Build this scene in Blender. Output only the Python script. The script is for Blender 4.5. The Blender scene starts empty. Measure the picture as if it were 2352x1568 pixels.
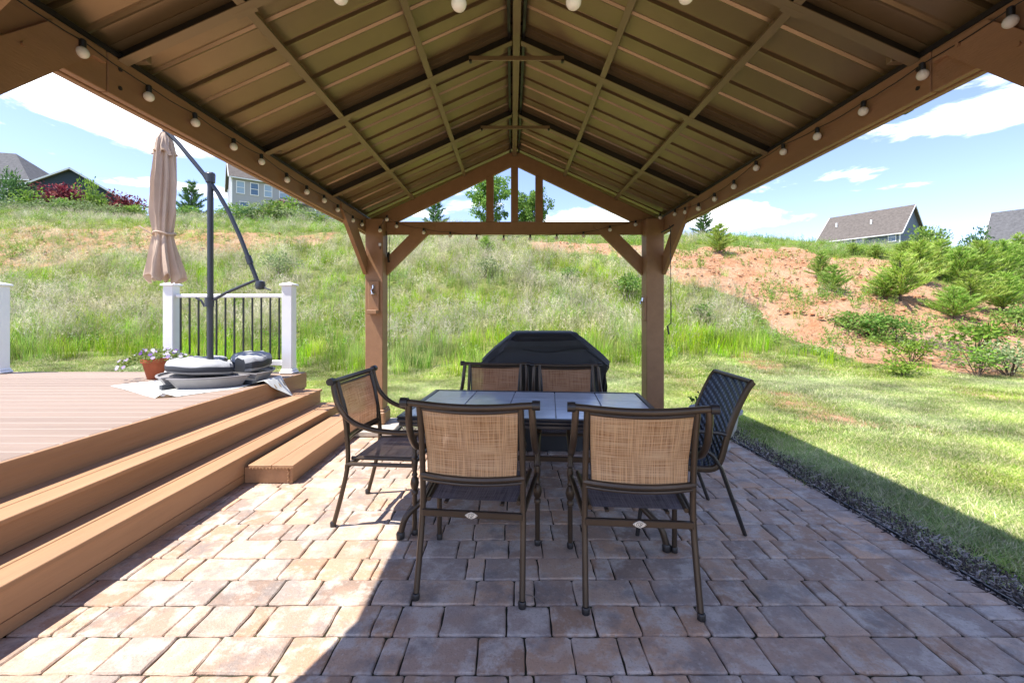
import bpy, math, random
import numpy as np
from mathutils import Vector, Matrix
R = math.radians
random.seed(7); rng = np.random.default_rng(7)
S = bpy.context.scene
COL = S.collection
H = 1.35                      # eye height in metres

# ------------------------------------------------------------------ camera
cam = bpy.data.cameras.new('camera'); camo = bpy.data.objects.new('camera', cam); COL.objects.link(camo)
camo.location = (0, 0, H); camo.rotation_euler = (R(90), 0, 0)
cam.sensor_width = 36; cam.lens = 36 * 1000 / 2352; cam.shift_y = -70 / 2352
cam.clip_start = .05; cam.clip_end = 3000
S.camera = camo
# ------------------------------------------------------------------ light and sky
SUN = Vector((-.472, -.175, 1)).normalized()      # direction towards the sun
sun_el = math.asin(SUN.z); sun_rot = math.atan2(SUN.x, SUN.y)
sl = bpy.data.lights.new('sun', 'SUN'); sl.energy = 3.0; sl.angle = R(.55); sl.color = (1, .95, .87)
slo = bpy.data.objects.new('sun', sl); COL.objects.link(slo)
slo.rotation_euler = SUN.to_track_quat('Z', 'Y').to_euler()
W = bpy.data.worlds.new('World'); S.world = W; W.use_nodes = True
wn = W.node_tree.nodes; wl = W.node_tree.links; wn.clear()
def N(nt, t, **k):
    n = nt.new(t)
    for a, b in k.items():
        if a in ('ins',):
            for i, v in b.items(): n.inputs[i].default_value = v
        else: setattr(n, a, b)
    return n
def build_world():
    out = N(wn, 'ShaderNodeOutputWorld'); bg = N(wn, 'ShaderNodeBackground'); bg.inputs['Strength'].default_value = .112
    sky = N(wn, 'ShaderNodeTexSky'); sky.sky_type = 'NISHITA'; sky.sun_disc = False
    sky.sun_elevation = sun_el; sky.sun_rotation = sun_rot; sky.air_density = 1.0; sky.dust_density = .25; sky.ozone_density = 3.0; sky.altitude = 1200
    tc = N(wn, 'ShaderNodeTexCoord'); sep = N(wn, 'ShaderNodeSeparateXYZ'); wl.new(tc.outputs['Generated'], sep.inputs[0])
    def M(op, a, b=None, c=None):
        m = N(wn, 'ShaderNodeMath'); m.operation = op
        for i, v in enumerate((a, b, c)):
            if v is None: continue
            if isinstance(v, (int, float)): m.inputs[i].default_value = v
            else: wl.new(v, m.inputs[i])
        return m.outputs[0]
    x, y, z = sep.outputs
    hor = M('SQRT', M('ADD', M('MULTIPLY', x, x), M('MULTIPLY', y, y)))
    az = M('ARCTAN2', x, y)
    el = M('DIVIDE', z, hor)
    cx = N(wn, 'ShaderNodeCombineXYZ'); wl.new(az, cx.inputs[0]); wl.new(M('MULTIPLY', el, 3.2), cx.inputs[1]); cx.inputs[2].default_value = 3.7
    no = N(wn, 'ShaderNodeTexNoise'); wl.new(cx.outputs[0], no.inputs['Vector']); no.inputs['Scale'].default_value = 3.1
    no.inputs['Detail'].default_value = 8; no.inputs['Roughness'].default_value = .6; no.inputs['Distortion'].default_value = .35
    n2 = N(wn, 'ShaderNodeTexNoise'); wl.new(cx.outputs[0], n2.inputs['Vector']); n2.inputs['Scale'].default_value = 1.3; n2.inputs['Detail'].default_value = 3
    tot = None
    # cloud banks of this sky: azimuth, elevation (tangent), half sizes, weight
    for (a, e, sa, se, w) in ((-.80, .36, .20, .055, .24), (-.66, .30, .10, .03, .18), (-.97, .43, .14, .05, .14), (.17, .205, .12, .028, .26), (.80, .30, .13, .05, .26),
                              (.63, .255, .12, .028, .22), (.52, .19, .16, .03, .22), (.73, .21, .10, .022, .22), (.35, .215, .12, .02, .16), (.95, .33, .1, .06, .2),
                              (-.62, .225, .12, .02, .14), (1.6, .3, .4, .07, .22), (2.7, .35, .5, .08, .22), (-1.8, .3, .5, .08, .22), (-2.7, .45, .4, .1, .2)):
        g = M('ADD', M('POWER', M('DIVIDE', M('SUBTRACT', az, a), sa), 2.0), M('POWER', M('DIVIDE', M('SUBTRACT', el, e), se), 2.0))
        g = M('MULTIPLY', M('EXPONENT', M('MULTIPLY', g, -1.0)), w)
        tot = g if tot is None else M('MAXIMUM', tot, g)
    d = M('ADD', M('ADD', no.outputs['Fac'], tot), M('MULTIPLY', M('SUBTRACT', n2.outputs['Fac'], .5), .25))
    ramp = N(wn, 'ShaderNodeMapRange'); ramp.interpolation_type = 'SMOOTHSTEP'
    wl.new(d, ramp.inputs[0]); ramp.inputs[1].default_value = .61; ramp.inputs[2].default_value = .71; ramp.inputs[4].default_value = .92
    mix = N(wn, 'ShaderNodeMix'); mix.data_type = 'RGBA'
    wl.new(M('MULTIPLY', ramp.outputs[0], M('GREATER_THAN', z, 0.0)), mix.inputs[0])
    mul = N(wn, 'ShaderNodeMix'); mul.data_type = 'RGBA'; mul.blend_type = 'MULTIPLY'; mul.inputs[0].default_value = 1
    wl.new(sky.outputs[0], mul.inputs[6]); mul.inputs[7].default_value = (.93, .80, .86, 1)
    wl.new(mul.outputs[2], mix.inputs[6]); mix.inputs[7].default_value = (7.6, 7.9, 8.3, 1)
    wl.new(mix.outputs[2], bg.inputs['Color']); wl.new(bg.outputs[0], out.inputs[0])
build_world()
S.view_settings.view_transform = 'Standard'; S.view_settings.look = 'None'
S.view_settings.exposure = 1.80; S.view_settings.gamma = 1; S.view_settings.use_curve_mapping = False
S.render.engine = 'CYCLES'
cy = S.cycles; cy.max_bounces = 8; cy.diffuse_bounces = 5; cy.glossy_bounces = 3; cy.transmission_bounces = 5; cy.transparent_max_bounces = 8
cy.use_denoising = True; cy.caustics_reflective = False; cy.caustics_refractive = False

# ------------------------------------------------------------------ materials
MT = {}
def mat(name, base, rough=.7, spec=.3, metal=0, var=0, vscale=4, bump=0, bscale=60, c2=None, trans=0, rnd=0, attr=None, stretch=None, alpha=None, detail=5, hue=0):
    m = bpy.data.materials.new(name); m.use_nodes = True; nt = m.node_tree; n = nt.nodes; l = nt.links
    b = n['Principled BSDF']; out = n['Material Output']
    b.inputs['Roughness'].default_value = rough; b.inputs['Specular IOR Level'].default_value = spec; b.inputs['Metallic'].default_value = metal
    tc = N(n, 'ShaderNodeTexCoord'); vec = tc.outputs['Object']
    if stretch:
        mp = N(n, 'ShaderNodeMapping'); mp.inputs['Scale'].default_value = stretch; l.new(vec, mp.inputs[0]); vec = mp.outputs[0]
    if rnd or attr is None and var:
        oi = N(n, 'ShaderNodeObjectInfo')
        cm = N(n, 'ShaderNodeVectorMath'); cm.operation = 'ADD'; l.new(vec, cm.inputs[0])
        sc = N(n, 'ShaderNodeMath'); sc.operation = 'MULTIPLY'; sc.inputs[1].default_value = 37.0; l.new(oi.outputs['Random'], sc.inputs[0]); l.new(sc.outputs[0], cm.inputs[1])
        vec = cm.outputs[0]
    if attr:
        at = N(n, 'ShaderNodeAttribute'); at.attribute_name = attr; col = at.outputs['Color']
    else:
        rgb = N(n, 'ShaderNodeRGB'); rgb.outputs[0].default_value = (*base, 1); col = rgb.outputs[0]
    if var or c2:
        no = N(n, 'ShaderNodeTexNoise'); no.inputs['Scale'].default_value = vscale; no.inputs['Detail'].default_value = detail; no.inputs['Roughness'].default_value = .62; l.new(vec, no.inputs['Vector'])
        mr = N(n, 'ShaderNodeMapRange'); mr.inputs[1].default_value = .33; mr.inputs[2].default_value = .67; l.new(no.outputs['Fac'], mr.inputs[0])
        mx = N(n, 'ShaderNodeMix'); mx.data_type = 'RGBA'; l.new(mr.outputs[0], mx.inputs[0])
        if c2: l.new(col, mx.inputs[6]); mx.inputs[7].default_value = (*c2, 1); col = mx.outputs[2]
        else:
            hs = N(n, 'ShaderNodeHueSaturation'); mr.inputs[3].default_value = 1 - var; mr.inputs[4].default_value = 1 + var
            l.new(mr.outputs[0], hs.inputs['Value']); l.new(col, hs.inputs['Color']); col = hs.outputs[0]
    if rnd:
        hs = N(n, 'ShaderNodeHueSaturation'); mr = N(n, 'ShaderNodeMapRange'); l.new(oi.outputs['Random'], mr.inputs[0])
        mr.inputs[3].default_value = 1 - rnd; mr.inputs[4].default_value = 1 + rnd; l.new(mr.outputs[0], hs.inputs['Value'])
        if hue:
            wn_ = N(n, 'ShaderNodeTexWhiteNoise'); wn_.noise_dimensions = '1D'; l.new(oi.outputs['Random'], wn_.inputs['W'])
            m3 = N(n, 'ShaderNodeMapRange'); m3.inputs[3].default_value = .5 - hue; m3.inputs[4].default_value = .5 + hue; l.new(wn_.outputs[0], m3.inputs[0]); l.new(m3.outputs[0], hs.inputs['Hue'])
        l.new(col, hs.inputs['Color']); col = hs.outputs[0]
    l.new(col, b.inputs['Base Color'])
    if name == 'grassblade':
        ge = N(n, 'ShaderNodeNewGeometry')
        for sc_, lo_, hi_, key in ((1.1, .62, 1.30, 'Value'), (.45, .82, 1.18, 'Saturation')):
            q1 = N(n, 'ShaderNodeTexNoise'); q1.inputs['Scale'].default_value = sc_; q1.inputs['Detail'].default_value = 5; l.new(ge.outputs['Position'], q1.inputs['Vector'])
            q2 = N(n, 'ShaderNodeMapRange'); l.new(q1.outputs['Fac'], q2.inputs[0]); q2.inputs[1].default_value = .35; q2.inputs[2].default_value = .65; q2.inputs[3].default_value = lo_; q2.inputs[4].default_value = hi_
            q3 = N(n, 'ShaderNodeHueSaturation'); l.new(q2.outputs[0], q3.inputs[key]); l.new(col, q3.inputs['Color']); col = q3.outputs[0]
        l.new(col, b.inputs['Base Color'])
    if bump:
        nb = N(n, 'ShaderNodeTexNoise'); nb.inputs['Scale'].default_value = bscale; nb.inputs['Detail'].default_value = 4; l.new(vec, nb.inputs['Vector'])
        bp = N(n, 'ShaderNodeBump'); bp.inputs['Strength'].default_value = bump; bp.inputs['Distance'].default_value = .01; l.new(nb.outputs['Fac'], bp.inputs['Height']); l.new(bp.outputs[0], b.inputs['Normal'])
    if trans:
        tr = N(n, 'ShaderNodeBsdfTranslucent'); l.new(col, tr.inputs[0]); ms = N(n, 'ShaderNodeMixShader'); ms.inputs[0].default_value = trans
        l.new(b.outputs[0], ms.inputs[1]); l.new(tr.outputs[0], ms.inputs[2]); l.new(ms.outputs[0], out.inputs[0])
    MT[name] = m
    return m

mat('stained_wood', (.31, .168, .086), .5, .35, var=.08, vscale=4, bump=.2, bscale=70, stretch=(3, .6, 3))
mat('roof_metal', (.30, .205, .11), .34, .5, metal=.55, var=.10, vscale=2, bump=.03, bscale=300)
mat('roof_frame', (.26, .185, .105), .42, .4, metal=.4, var=.06, vscale=3)
mat('composite', (.36, .21, .115), .6, .25, var=.15, vscale=6, bump=.35, bscale=60, stretch=(1, .08, 1), rnd=.05)
mat('composite_x', (.27, .197, .152), .6, .25, var=.11, vscale=6, bump=.3, bscale=60, stretch=(.08, 1, 1), rnd=.09)
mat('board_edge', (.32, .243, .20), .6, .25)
mat('bronze', (.066, .045, .028), .34, .5, metal=.35, var=.12, vscale=9, bump=.02, bscale=200)
mat('dark_bronze', (.03, .026, .024), .35, .5, metal=.2)
mat('white_vinyl', (.78, .78, .79), .4, .4, var=.02)
mat('black_metal', (.012, .013, .016), .35, .5)
mat('graphite', (.045, .05, .062), .35, .5, metal=.2)
mat('canvas', (.60, .465, .365), .85, .1, var=.06, vscale=6, bump=.1, bscale=260, trans=.15)
mat('grill_cover', (.014, .015, .017), .6, .5, bump=.25, bscale=9, var=.15, vscale=5)
mat('bag_grey', (.31, .315, .32), .7, .2, bump=.3, bscale=22, var=.08, vscale=10)
mat('bag_dark', (.035, .038, .045), .6, .3)
mat('tray_plastic', (.27, .255, .25), .5, .3, var=.06, vscale=8, bump=.03, bscale=200)
mat('mat_white', (.62, .63, .60), .6, .2, var=.04, vscale=9)
mat('mat_back', (.35, .27, .17), .8, .1)
mat('terracotta', (.36, .10, .045), .7, .2, var=.12, vscale=12)
mat('bulb_glass', (.80, .76, .66), .18, .5)
mat('socket_black', (.012, .012, .012), .5, .4)
mat('slab_concrete', (.42, .38, .33), .85, .2, var=.12, vscale=9, bump=.3, bscale=60)
mat('urn_stone', (.34, .34, .32), .75, .25, var=.15, vscale=12, bump=.2, bscale=50)
mat('chrome', (.6, .6, .62), .2, .5, metal=1)
mat('emblem_ivory', (.75, .66, .52), .4, .4)
mat('emblem_mark', (.05, .035, .02), .5, .4)
mat('camera_blue', (.01, .035, .09), .2, .6)
mat('siding_grey', (.36, .365, .38), .7, .2)
mat('siding_blue', (.13, .165, .21), .7, .2)
mat('siding_dark', (.035, .05, .07), .7, .2)
mat('trim_white', (.72, .73, .74), .5, .3)
mat('shingle_tan', (.118, .104, .095), .9, .1, var=.22, vscale=3, detail=8)
mat('shingle_grey', (.10, .10, .105), .9, .1, var=.22, vscale=3, detail=8)
mat('window_glass', (.06, .12, .20), .08, .8)
mat('curtain', (.30, .40, .52), .5, .3)
mat('trunk_bark', (.10, .075, .055), .9, .1, var=.25, vscale=9)
mat('leaf', (.06, .12, .02), .55, .25, attr='col', trans=.35, rnd=.16, hue=.012)
mat('grassblade', (.06, .12, .02), .6, .2, attr='col', trans=.42, rnd=.34, hue=.02)
mat('petal', (.5, .4, .6), .6, .2, attr='col', trans=.3)
mat('mulch', (.05, .036, .028), .8, .3, attr='col', rnd=.4)
mat('mulch_bed', (.055, .042, .035), .95, .1, var=.3, vscale=30, bump=.8, bscale=50)
mat('dead_wood', (.22, .18, .15), .9, .1, var=.2, vscale=12)

def m_paver():
    m = bpy.data.materials.new('paver_stone'); m.use_nodes = True; nt = m.node_tree; n = nt.nodes; l = nt.links; b = n['Principled BSDF']
    b.inputs['Roughness'].default_value = .62; b.inputs['Specular IOR Level'].default_value = .32
    at = N(n, 'ShaderNodeAttribute'); at.attribute_name = 'col'; geo = N(n, 'ShaderNodeNewGeometry')
    def noise(s, d, off):
        v = N(n, 'ShaderNodeVectorMath'); v.operation = 'ADD'; l.new(geo.outputs['Position'], v.inputs[0]); v.inputs[1].default_value = (off, off * 2, 0)
        o = N(n, 'ShaderNodeTexNoise'); o.inputs['Scale'].default_value = s; o.inputs['Detail'].default_value = d; o.inputs['Roughness'].default_value = .65; l.new(v.outputs[0], o.inputs['Vector']); return o.outputs['Fac']
    def rmp(f, a, b_, lo=0, hi=1):
        r = N(n, 'ShaderNodeMapRange'); l.new(f, r.inputs[0]); r.inputs[1].default_value = a; r.inputs[2].default_value = b_; r.inputs[3].default_value = lo; r.inputs[4].default_value = hi; return r.outputs[0]
    def mx(f, a, b_, bt='MIX'):
        x = N(n, 'ShaderNodeMix'); x.data_type = 'RGBA'; x.blend_type = bt
        l.new(f, x.inputs[0]) if not isinstance(f, float) else setattr(x.inputs[0], 'default_value', f)
        l.new(a, x.inputs[6])
        if isinstance(b_, tuple): x.inputs[7].default_value = (*b_, 1)
        else: l.new(b_, x.inputs[7])
        return x.outputs[2]
    c = at.outputs['Color']
    c = mx(rmp(noise(7, 5, 1), .47, .60, 0, .8), c, (.56, .48, .41))      # pale efflorescence
    c = mx(rmp(noise(5, 4, 9), .50, .64, 0, .7), c, (.22, .19, .175))     # grey charcoal blend
    c = mx(rmp(noise(38, 4, 3), .55, .72, 0, .45), c, (.60, .52, .45))
    c = mx(rmp(noise(3, 4, 23), .50, .64, 0, .6), c, (.42, .28, .20))
    c = mx(rmp(noise(90, 3, 5), .56, .70, 0, .5), c, (.17, .135, .11))
    l.new(c, b.inputs['Base Color'])
    bp = N(n, 'ShaderNodeBump'); bp.inputs['Strength'].default_value = .55; bp.inputs['Distance'].default_value = .006
    hgt = N(n, 'ShaderNodeMath'); hgt.operation = 'ADD'; l.new(noise(30, 6, 2), hgt.inputs[0]); l.new(noise(120, 4, 4), hgt.inputs[1])
    l.new(hgt.outputs[0], bp.inputs['Height']); l.new(bp.outputs[0], b.inputs['Normal'])
    MT['paver_stone'] = m
m_paver()

def m_sling(name, ca, cb, cc, alpha, bcol=None):
    """woven mesh fabric: two crossing thread directions in UV space"""
    m = bpy.data.materials.new(name); m.use_nodes = True; nt = m.node_tree; n = nt.nodes; l = nt.links; b = n['Principled BSDF']
    b.inputs['Roughness'].default_value = .6; b.inputs['Specular IOR Level'].default_value = .3
    uv = N(n, 'ShaderNodeUVMap'); uv.uv_map = 'UVMap'
    def streak(sx, sy, lo, hi):
        mp = N(n, 'ShaderNodeMapping'); mp.inputs['Scale'].default_value = (sx, sy, 1); l.new(uv.outputs[0], mp.inputs[0])
        o = N(n, 'ShaderNodeTexNoise'); o.inputs['Scale'].default_value = 1; o.inputs['Detail'].default_value = 3; l.new(mp.outputs[0], o.inputs['Vector'])
        r = N(n, 'ShaderNodeMapRange'); l.new(o.outputs['Fac'], r.inputs[0]); r.inputs[1].default_value = lo; r.inputs[2].default_value = hi; return r.outputs[0]
    v = streak(330, 5, .44, .56); h = streak(5, 330, .44, .58)
    mx = N(n, 'ShaderNodeMix'); mx.data_type = 'RGBA'; l.new(v, mx.inputs[0]); mx.inputs[6].default_value = (*ca, 1); mx.inputs[7].default_value = (*cb, 1)
    m2 = N(n, 'ShaderNodeMix'); m2.data_type = 'RGBA'; hm = N(n, 'ShaderNodeMath'); hm.operation = 'MULTIPLY'; hm.inputs[1].default_value = .65; l.new(h, hm.inputs[0])
    l.new(hm.outputs[0], m2.inputs[0]); l.new(mx.outputs[2], m2.inputs[6]); m2.inputs[7].default_value = (*cc, 1)
    col = m2.outputs[2]
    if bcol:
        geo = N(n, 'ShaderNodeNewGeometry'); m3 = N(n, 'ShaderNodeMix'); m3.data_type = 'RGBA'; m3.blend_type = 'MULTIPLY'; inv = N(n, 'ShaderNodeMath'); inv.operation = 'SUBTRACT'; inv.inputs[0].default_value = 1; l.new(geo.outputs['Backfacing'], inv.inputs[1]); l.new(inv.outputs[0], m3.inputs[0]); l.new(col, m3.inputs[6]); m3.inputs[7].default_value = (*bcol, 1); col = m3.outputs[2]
    l.new(col, b.inputs['Base Color'])
    tr = N(n, 'ShaderNodeBsdfTranslucent'); l.new(col, tr.inputs[0]); tp = N(n, 'ShaderNodeBsdfTransparent')
    a = N(n, 'ShaderNodeMixShader'); a.inputs[0].default_value = .3; l.new(b.outputs[0], a.inputs[1]); l.new(tr.outputs[0], a.inputs[2])
    a2 = N(n, 'ShaderNodeMixShader'); a2.inputs[0].default_value = alpha; l.new(a.outputs[0], a2.inputs[1]); l.new(tp.outputs[0], a2.inputs[2]); l.new(a2.outputs[0], n['Material Output'].inputs[0])
    MT[name] = m
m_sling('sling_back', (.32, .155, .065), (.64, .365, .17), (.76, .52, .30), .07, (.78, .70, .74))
m_sling('sling_seat', (.07, .06, .066), (.19, .165, .175), (.27, .245, .26), .05)

def m_wicker():
    m = bpy.data.materials.new('wicker_weave'); m.use_nodes = True; nt = m.node_tree; n = nt.nodes; l = nt.links; b = n['Principled BSDF']
    b.inputs['Roughness'].default_value = .32; b.inputs['Specular IOR Level'].default_value = .6
    uv = N(n, 'ShaderNodeUVMap'); uv.uv_map = 'UVMap'
    def wave(rot, sc):
        mp = N(n, 'ShaderNodeMapping'); mp.inputs['Rotation'].default_value = (0, 0, rot); l.new(uv.outputs[0], mp.inputs[0])
        w = N(n, 'ShaderNodeTexWave'); w.inputs['Scale'].default_value = sc; l.new(mp.outputs[0], w.inputs['Vector']); return w.outputs['Fac']
    a = wave(R(68), 8.0); c = wave(R(-20), 9.0)
    mu = N(n, 'ShaderNodeMath'); mu.operation = 'MULTIPLY'; l.new(a, mu.inputs[0]); l.new(c, mu.inputs[1])
    ad = N(n, 'ShaderNodeMath'); ad.operation = 'ADD'; l.new(a, ad.inputs[0]); l.new(mu.outputs[0], ad.inputs[1])
    r = N(n, 'ShaderNodeValToRGB'); l.new(ad.outputs[0], r.inputs[0]); r.color_ramp.elements[0].position = .35; r.color_ramp.elements[0].color = (.008, .012, .022, 1); r.color_ramp.elements[1].position = 1.0; r.color_ramp.elements[1].color = (.10, .135, .19, 1)
    l.new(r.outputs[0], b.inputs['Base Color'])
    bp = N(n, 'ShaderNodeBump'); bp.inputs['Strength'].default_value = .9; bp.inputs['Distance'].default_value = .006; l.new(ad.outputs[0], bp.inputs['Height']); l.new(bp.outputs[0], b.inputs['Normal'])
    MT['wicker_weave'] = m
m_wicker()

def m_tile():
    m = mat('table_tile', (.55, .61, .70), .16, .8, var=.10, vscale=5, detail=6, rnd=.06, bump=.02, bscale=80)
    mat('table_frame', (.018, .02, .026), .3, .5)
m_tile()

def m_ground():
    m = bpy.data.materials.new('ground_soil'); m.use_nodes = True; nt = m.node_tree; n = nt.nodes; l = nt.links; b = n['Principled BSDF']
    b.inputs['Roughness'].default_value = .95; b.inputs['Specular IOR Level'].default_value = .1
    geo = N(n, 'ShaderNodeNewGeometry'); at = N(n, 'ShaderNodeAttribute'); at.attribute_name = 'col'
    sp = N(n, 'ShaderNodeSeparateColor'); l.new(at.outputs['Color'], sp.inputs[0])
    def noise(s, d, r=.6):
        o = N(n, 'ShaderNodeTexNoise'); o.inputs['Scale'].default_value = s; o.inputs['Detail'].default_value = d; o.inputs['Roughness'].default_value = r; l.new(geo.outputs['Position'], o.inputs['Vector']); return o.outputs['Fac']
    def rmp(f, a, b_, lo=0., hi=1.):
        r = N(n, 'ShaderNodeMapRange'); l.new(f, r.inputs[0]); r.inputs[1].default_value = a; r.inputs[2].default_value = b_; r.inputs[3].default_value = lo; r.inputs[4].default_value = hi; return r.outputs[0]
    def mx(f, a, b_):
        x = N(n, 'ShaderNodeMix'); x.data_type = 'RGBA'; l.new(f, x.inputs[0])
        for i, v in ((6, a), (7, b_)):
            if isinstance(v, tuple): x.inputs[i].default_value = (*v, 1)
            else: l.new(v, x.inputs[i])
        return x.outputs[2]
    def mul(a, b_, op='MULTIPLY'):
        x = N(n, 'ShaderNodeMath'); x.operation = op; l.new(a, x.inputs[0]); l.new(b_, x.inputs[1]); return x.outputs[0]
    grass = mx(rmp(noise(2.5, 5), .35, .65), (.13, .17, .04), (.26, .27, .09))
    clay = mx(rmp(noise(.9, 6), .38, .62), (.45, .225, .115), (.53, .34, .21))
    clay = mx(rmp(noise(9, 6, .7), .52, .66, 0, .7), clay, (.48, .35, .24))
    clay = mx(rmp(noise(5, 6, .75), .56, .64, 0, .75), clay, (.34, .155, .08))
    f = rmp(mul(sp.outputs[0], rmp(noise(1.7, 6, .7), .2, .8, -.28, .28), 'ADD'), .38, .58)
    l.new(mx(f, grass, clay), b.inputs['Base Color'])
    bp = N(n, 'ShaderNodeBump'); bp.inputs['Strength'].default_value = 1; bp.inputs['Distance'].default_value = .22; l.new(mul(noise(2.2, 8, .68), noise(7, 6, .6), 'ADD'), bp.inputs['Height']); l.new(bp.outputs[0], b.inputs['Normal'])
    MT['ground_soil'] = m
m_ground()

# ------------------------------------------------------------------ mesh helpers
class MB:
    def __init__(s): s.v = []; s.f = []; s.m = []; s.c = []; s.col = (1, 1, 1); s.uv = {}; s.mi = 0
    def add(s, vs, fs):
        o = len(s.v); s.v += [tuple(p) for p in vs]; s.c += [s.col] * len(vs)
        for f in fs: s.f.append(tuple(i + o for i in f)); s.m.append(s.mi)
        return o
    def box(s, x0, x1, y0, y1, z0, z1, c=0, M=None):
        if x0 > x1: x0, x1 = x1, x0
        if y0 > y1: y0, y1 = y1, y0
        if z0 > z1: z0, z1 = z1, z0
        c = min(c, (x1 - x0) * .45, (y1 - y0) * .45, (z1 - z0) * .45)
        if c <= 0:
            vs = [(x, y, z) for z in (z0, z1) for y in (y0, y1) for x in (x0, x1)]
            fs = [(0, 2, 3, 1), (4, 5, 7, 6), (0, 1, 5, 4), (2, 6, 7, 3), (0, 4, 6, 2), (1, 3, 7, 5)]
        else:
            vs = []; idx = {}
            for k in range(8):
                sx, sy, sz = (k & 1), (k >> 1) & 1, (k >> 2) & 1
                px = (x0, x1)[sx]; py = (y0, y1)[sy]; pz = (z0, z1)[sz]; qx = px + (c if not sx else -c); qy = py + (c if not sy else -c); qz = pz + (c if not sz else -c)
                idx[k, 0] = len(vs); vs.append((px, qy, qz)); idx[k, 1] = len(vs); vs.append((qx, py, qz)); idx[k, 2] = len(vs); vs.append((qx, qy, pz))
            fs = [tuple(idx[k, 0] for k in (0, 4, 6, 2)), tuple(idx[k, 0] for k in (1, 3, 7, 5)), tuple(idx[k, 1] for k in (0, 1, 5, 4)), tuple(idx[k, 1] for k in (2, 6, 7, 3)), tuple(idx[k, 2] for k in (0, 2, 3, 1)), tuple(idx[k, 2] for k in (4, 5, 7, 6))]
            for a, b, ax in ((0, 1, 0), (2, 3, 0), (4, 5, 0), (6, 7, 0), (0, 2, 1), (1, 3, 1), (4, 6, 1), (5, 7, 1), (0, 4, 2), (1, 5, 2), (2, 6, 2), (3, 7, 2)):
                p, q = [i for i in (0, 1, 2) if i != ax]; fs.append((idx[a, p], idx[b, p], idx[b, q], idx[a, q]))
            for k in range(8): fs.append((idx[k, 0], idx[k, 1], idx[k, 2]))
        if M: vs = [tuple(M @ Vector(p)) for p in vs]
        return s.add(vs, fs)
    def beam(s, p, q, w, h, up=(0, 0, 1), c=.003):
        """box along p-q, w across, h along up"""
        p = Vector(p); q = Vector(q); d = (q - p); L = d.length; d.normalize(); u = Vector(up); sd = d.cross(u).normalized(); u = sd.cross(d)
        M = Matrix((( sd.x, d.x, u.x, p.x), (sd.y, d.y, u.y, p.y), (sd.z, d.z, u.z, p.z), (0, 0, 0, 1)))
        s.box(-w / 2, w / 2, 0, L, -h / 2, h / 2, c, M)
    def tube(s, pts, r, n=8, cap=True, ry=None, closed=False):
        pts = [Vector(p) for p in pts]; m = len(pts); rs = r if isinstance(r, (list, tuple)) else [r] * m; rings = []
        prev = None
        for i, p in enumerate(pts):
            if closed: t = pts[(i + 1) % m] - pts[i - 1]
            else: t = pts[min(i + 1, m - 1)] - pts[max(i - 1, 0)]
            t.normalize()
            if prev is None:
                a = Vector((0, 0, 1)) if abs(t.z) < .9 else Vector((1, 0, 0)); u = t.cross(a).normalized()
            else: u = (prev - t * prev.dot(t)).normalized()
            prev = u; w = t.cross(u)
            rings.append([p + (u * math.cos(2 * math.pi * k / n) + w * math.sin(2 * math.pi * k / n) * (ry or 1)) * rs[i] for k in range(n)])
        vs = [q for rg in rings for q in rg]; fs = []
        for i in range(m if closed else m - 1):
            for k in range(n):
                a = i * n + k; b = i * n + (k + 1) % n; c2 = ((i + 1) % m) * n; fs.append((a, b, c2 + (k + 1) % n, c2 + k))
        if cap and not closed: fs.append(tuple(range(n - 1, -1, -1))); fs.append(tuple((m - 1) * n + k for k in range(n)))
        s.add(vs, fs)
    def lathe(s, prof, c=(0, 0, 0), n=20, cap=True):
        vs = []; fs = []
        for r, z in prof:
            for k in range(n): a = 2 * math.pi * k / n; vs.append((c[0] + r * math.cos(a), c[1] + r * math.sin(a), c[2] + z))
        for i in range(len(prof) - 1):
            for k in range(n): fs.append((i * n + k, i * n + (k + 1) % n, (i + 1) * n + (k + 1) % n, (i + 1) * n + k))
        if cap: fs.append(tuple(range(n - 1, -1, -1))); fs.append(tuple((len(prof) - 1) * n + k for k in range(n)))
        s.add(vs, fs)
    def grid(s, fn, nu, nv, uvscale=None):
        vs = [fn(i / nu, j / nv) for j in range(nv + 1) for i in range(nu + 1)]
        fs = [(j * (nu + 1) + i, j * (nu + 1) + i + 1, (j + 1) * (nu + 1) + i + 1, (j + 1) * (nu + 1) + i) for j in range(nv) for i in range(nu)]
        o = s.add(vs, fs)
        if uvscale:
            for j in range(nv + 1):
                for i in range(nu + 1): s.uv[o + j * (nu + 1) + i] = (i / nu * uvscale[0], j / nv * uvscale[1])
    def mesh(s, name, mats, smooth=False, col=False, origin=(0, 0, 0)):
        me = bpy.data.meshes.new(name); ox, oy, oz = origin
        me.from_pydata([(x - ox, y - oy, z - oz) for x, y, z in s.v], [], s.f)
        for m_ in (mats if isinstance(mats, (list, tuple)) else [mats]): me.materials.append(MT[m_])
        if any(s.m): me.polygons.foreach_set('material_index', s.m)
        if smooth: me.polygons.foreach_set('use_smooth', [True] * len(s.f))
        if col:
            a = me.color_attributes.new('col', 'FLOAT_COLOR', 'POINT'); a.data.foreach_set('color', np.array([(*c, 1) for c in s.c], 'f').ravel())
        if s.uv:
            uv = me.uv_layers.new(name='UVMap'); arr = np.zeros((len(me.loops), 2), 'f')
            for i, lp in enumerate(me.loops): arr[i] = s.uv.get(lp.vertex_index, (0, 0))
            uv.data.foreach_set('uv', arr.ravel())
        me.update(); return me
    def build(s, name, mats, parent=None, smooth=False, col=False, label=None, origin=None):
        o_ = origin if origin is not None else ((0, 0, 0) if parent is None else world_loc(parent))
        me = s.mesh(name, mats, smooth, col, o_)
        ob = bpy.data.objects.new(name, me); COL.objects.link(ob)
        if parent: ob.parent = parent
        elif origin is not None: ob.location = origin
        if label: ob['label'] = label
        if smooth: autosmooth(me)
        return ob
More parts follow.
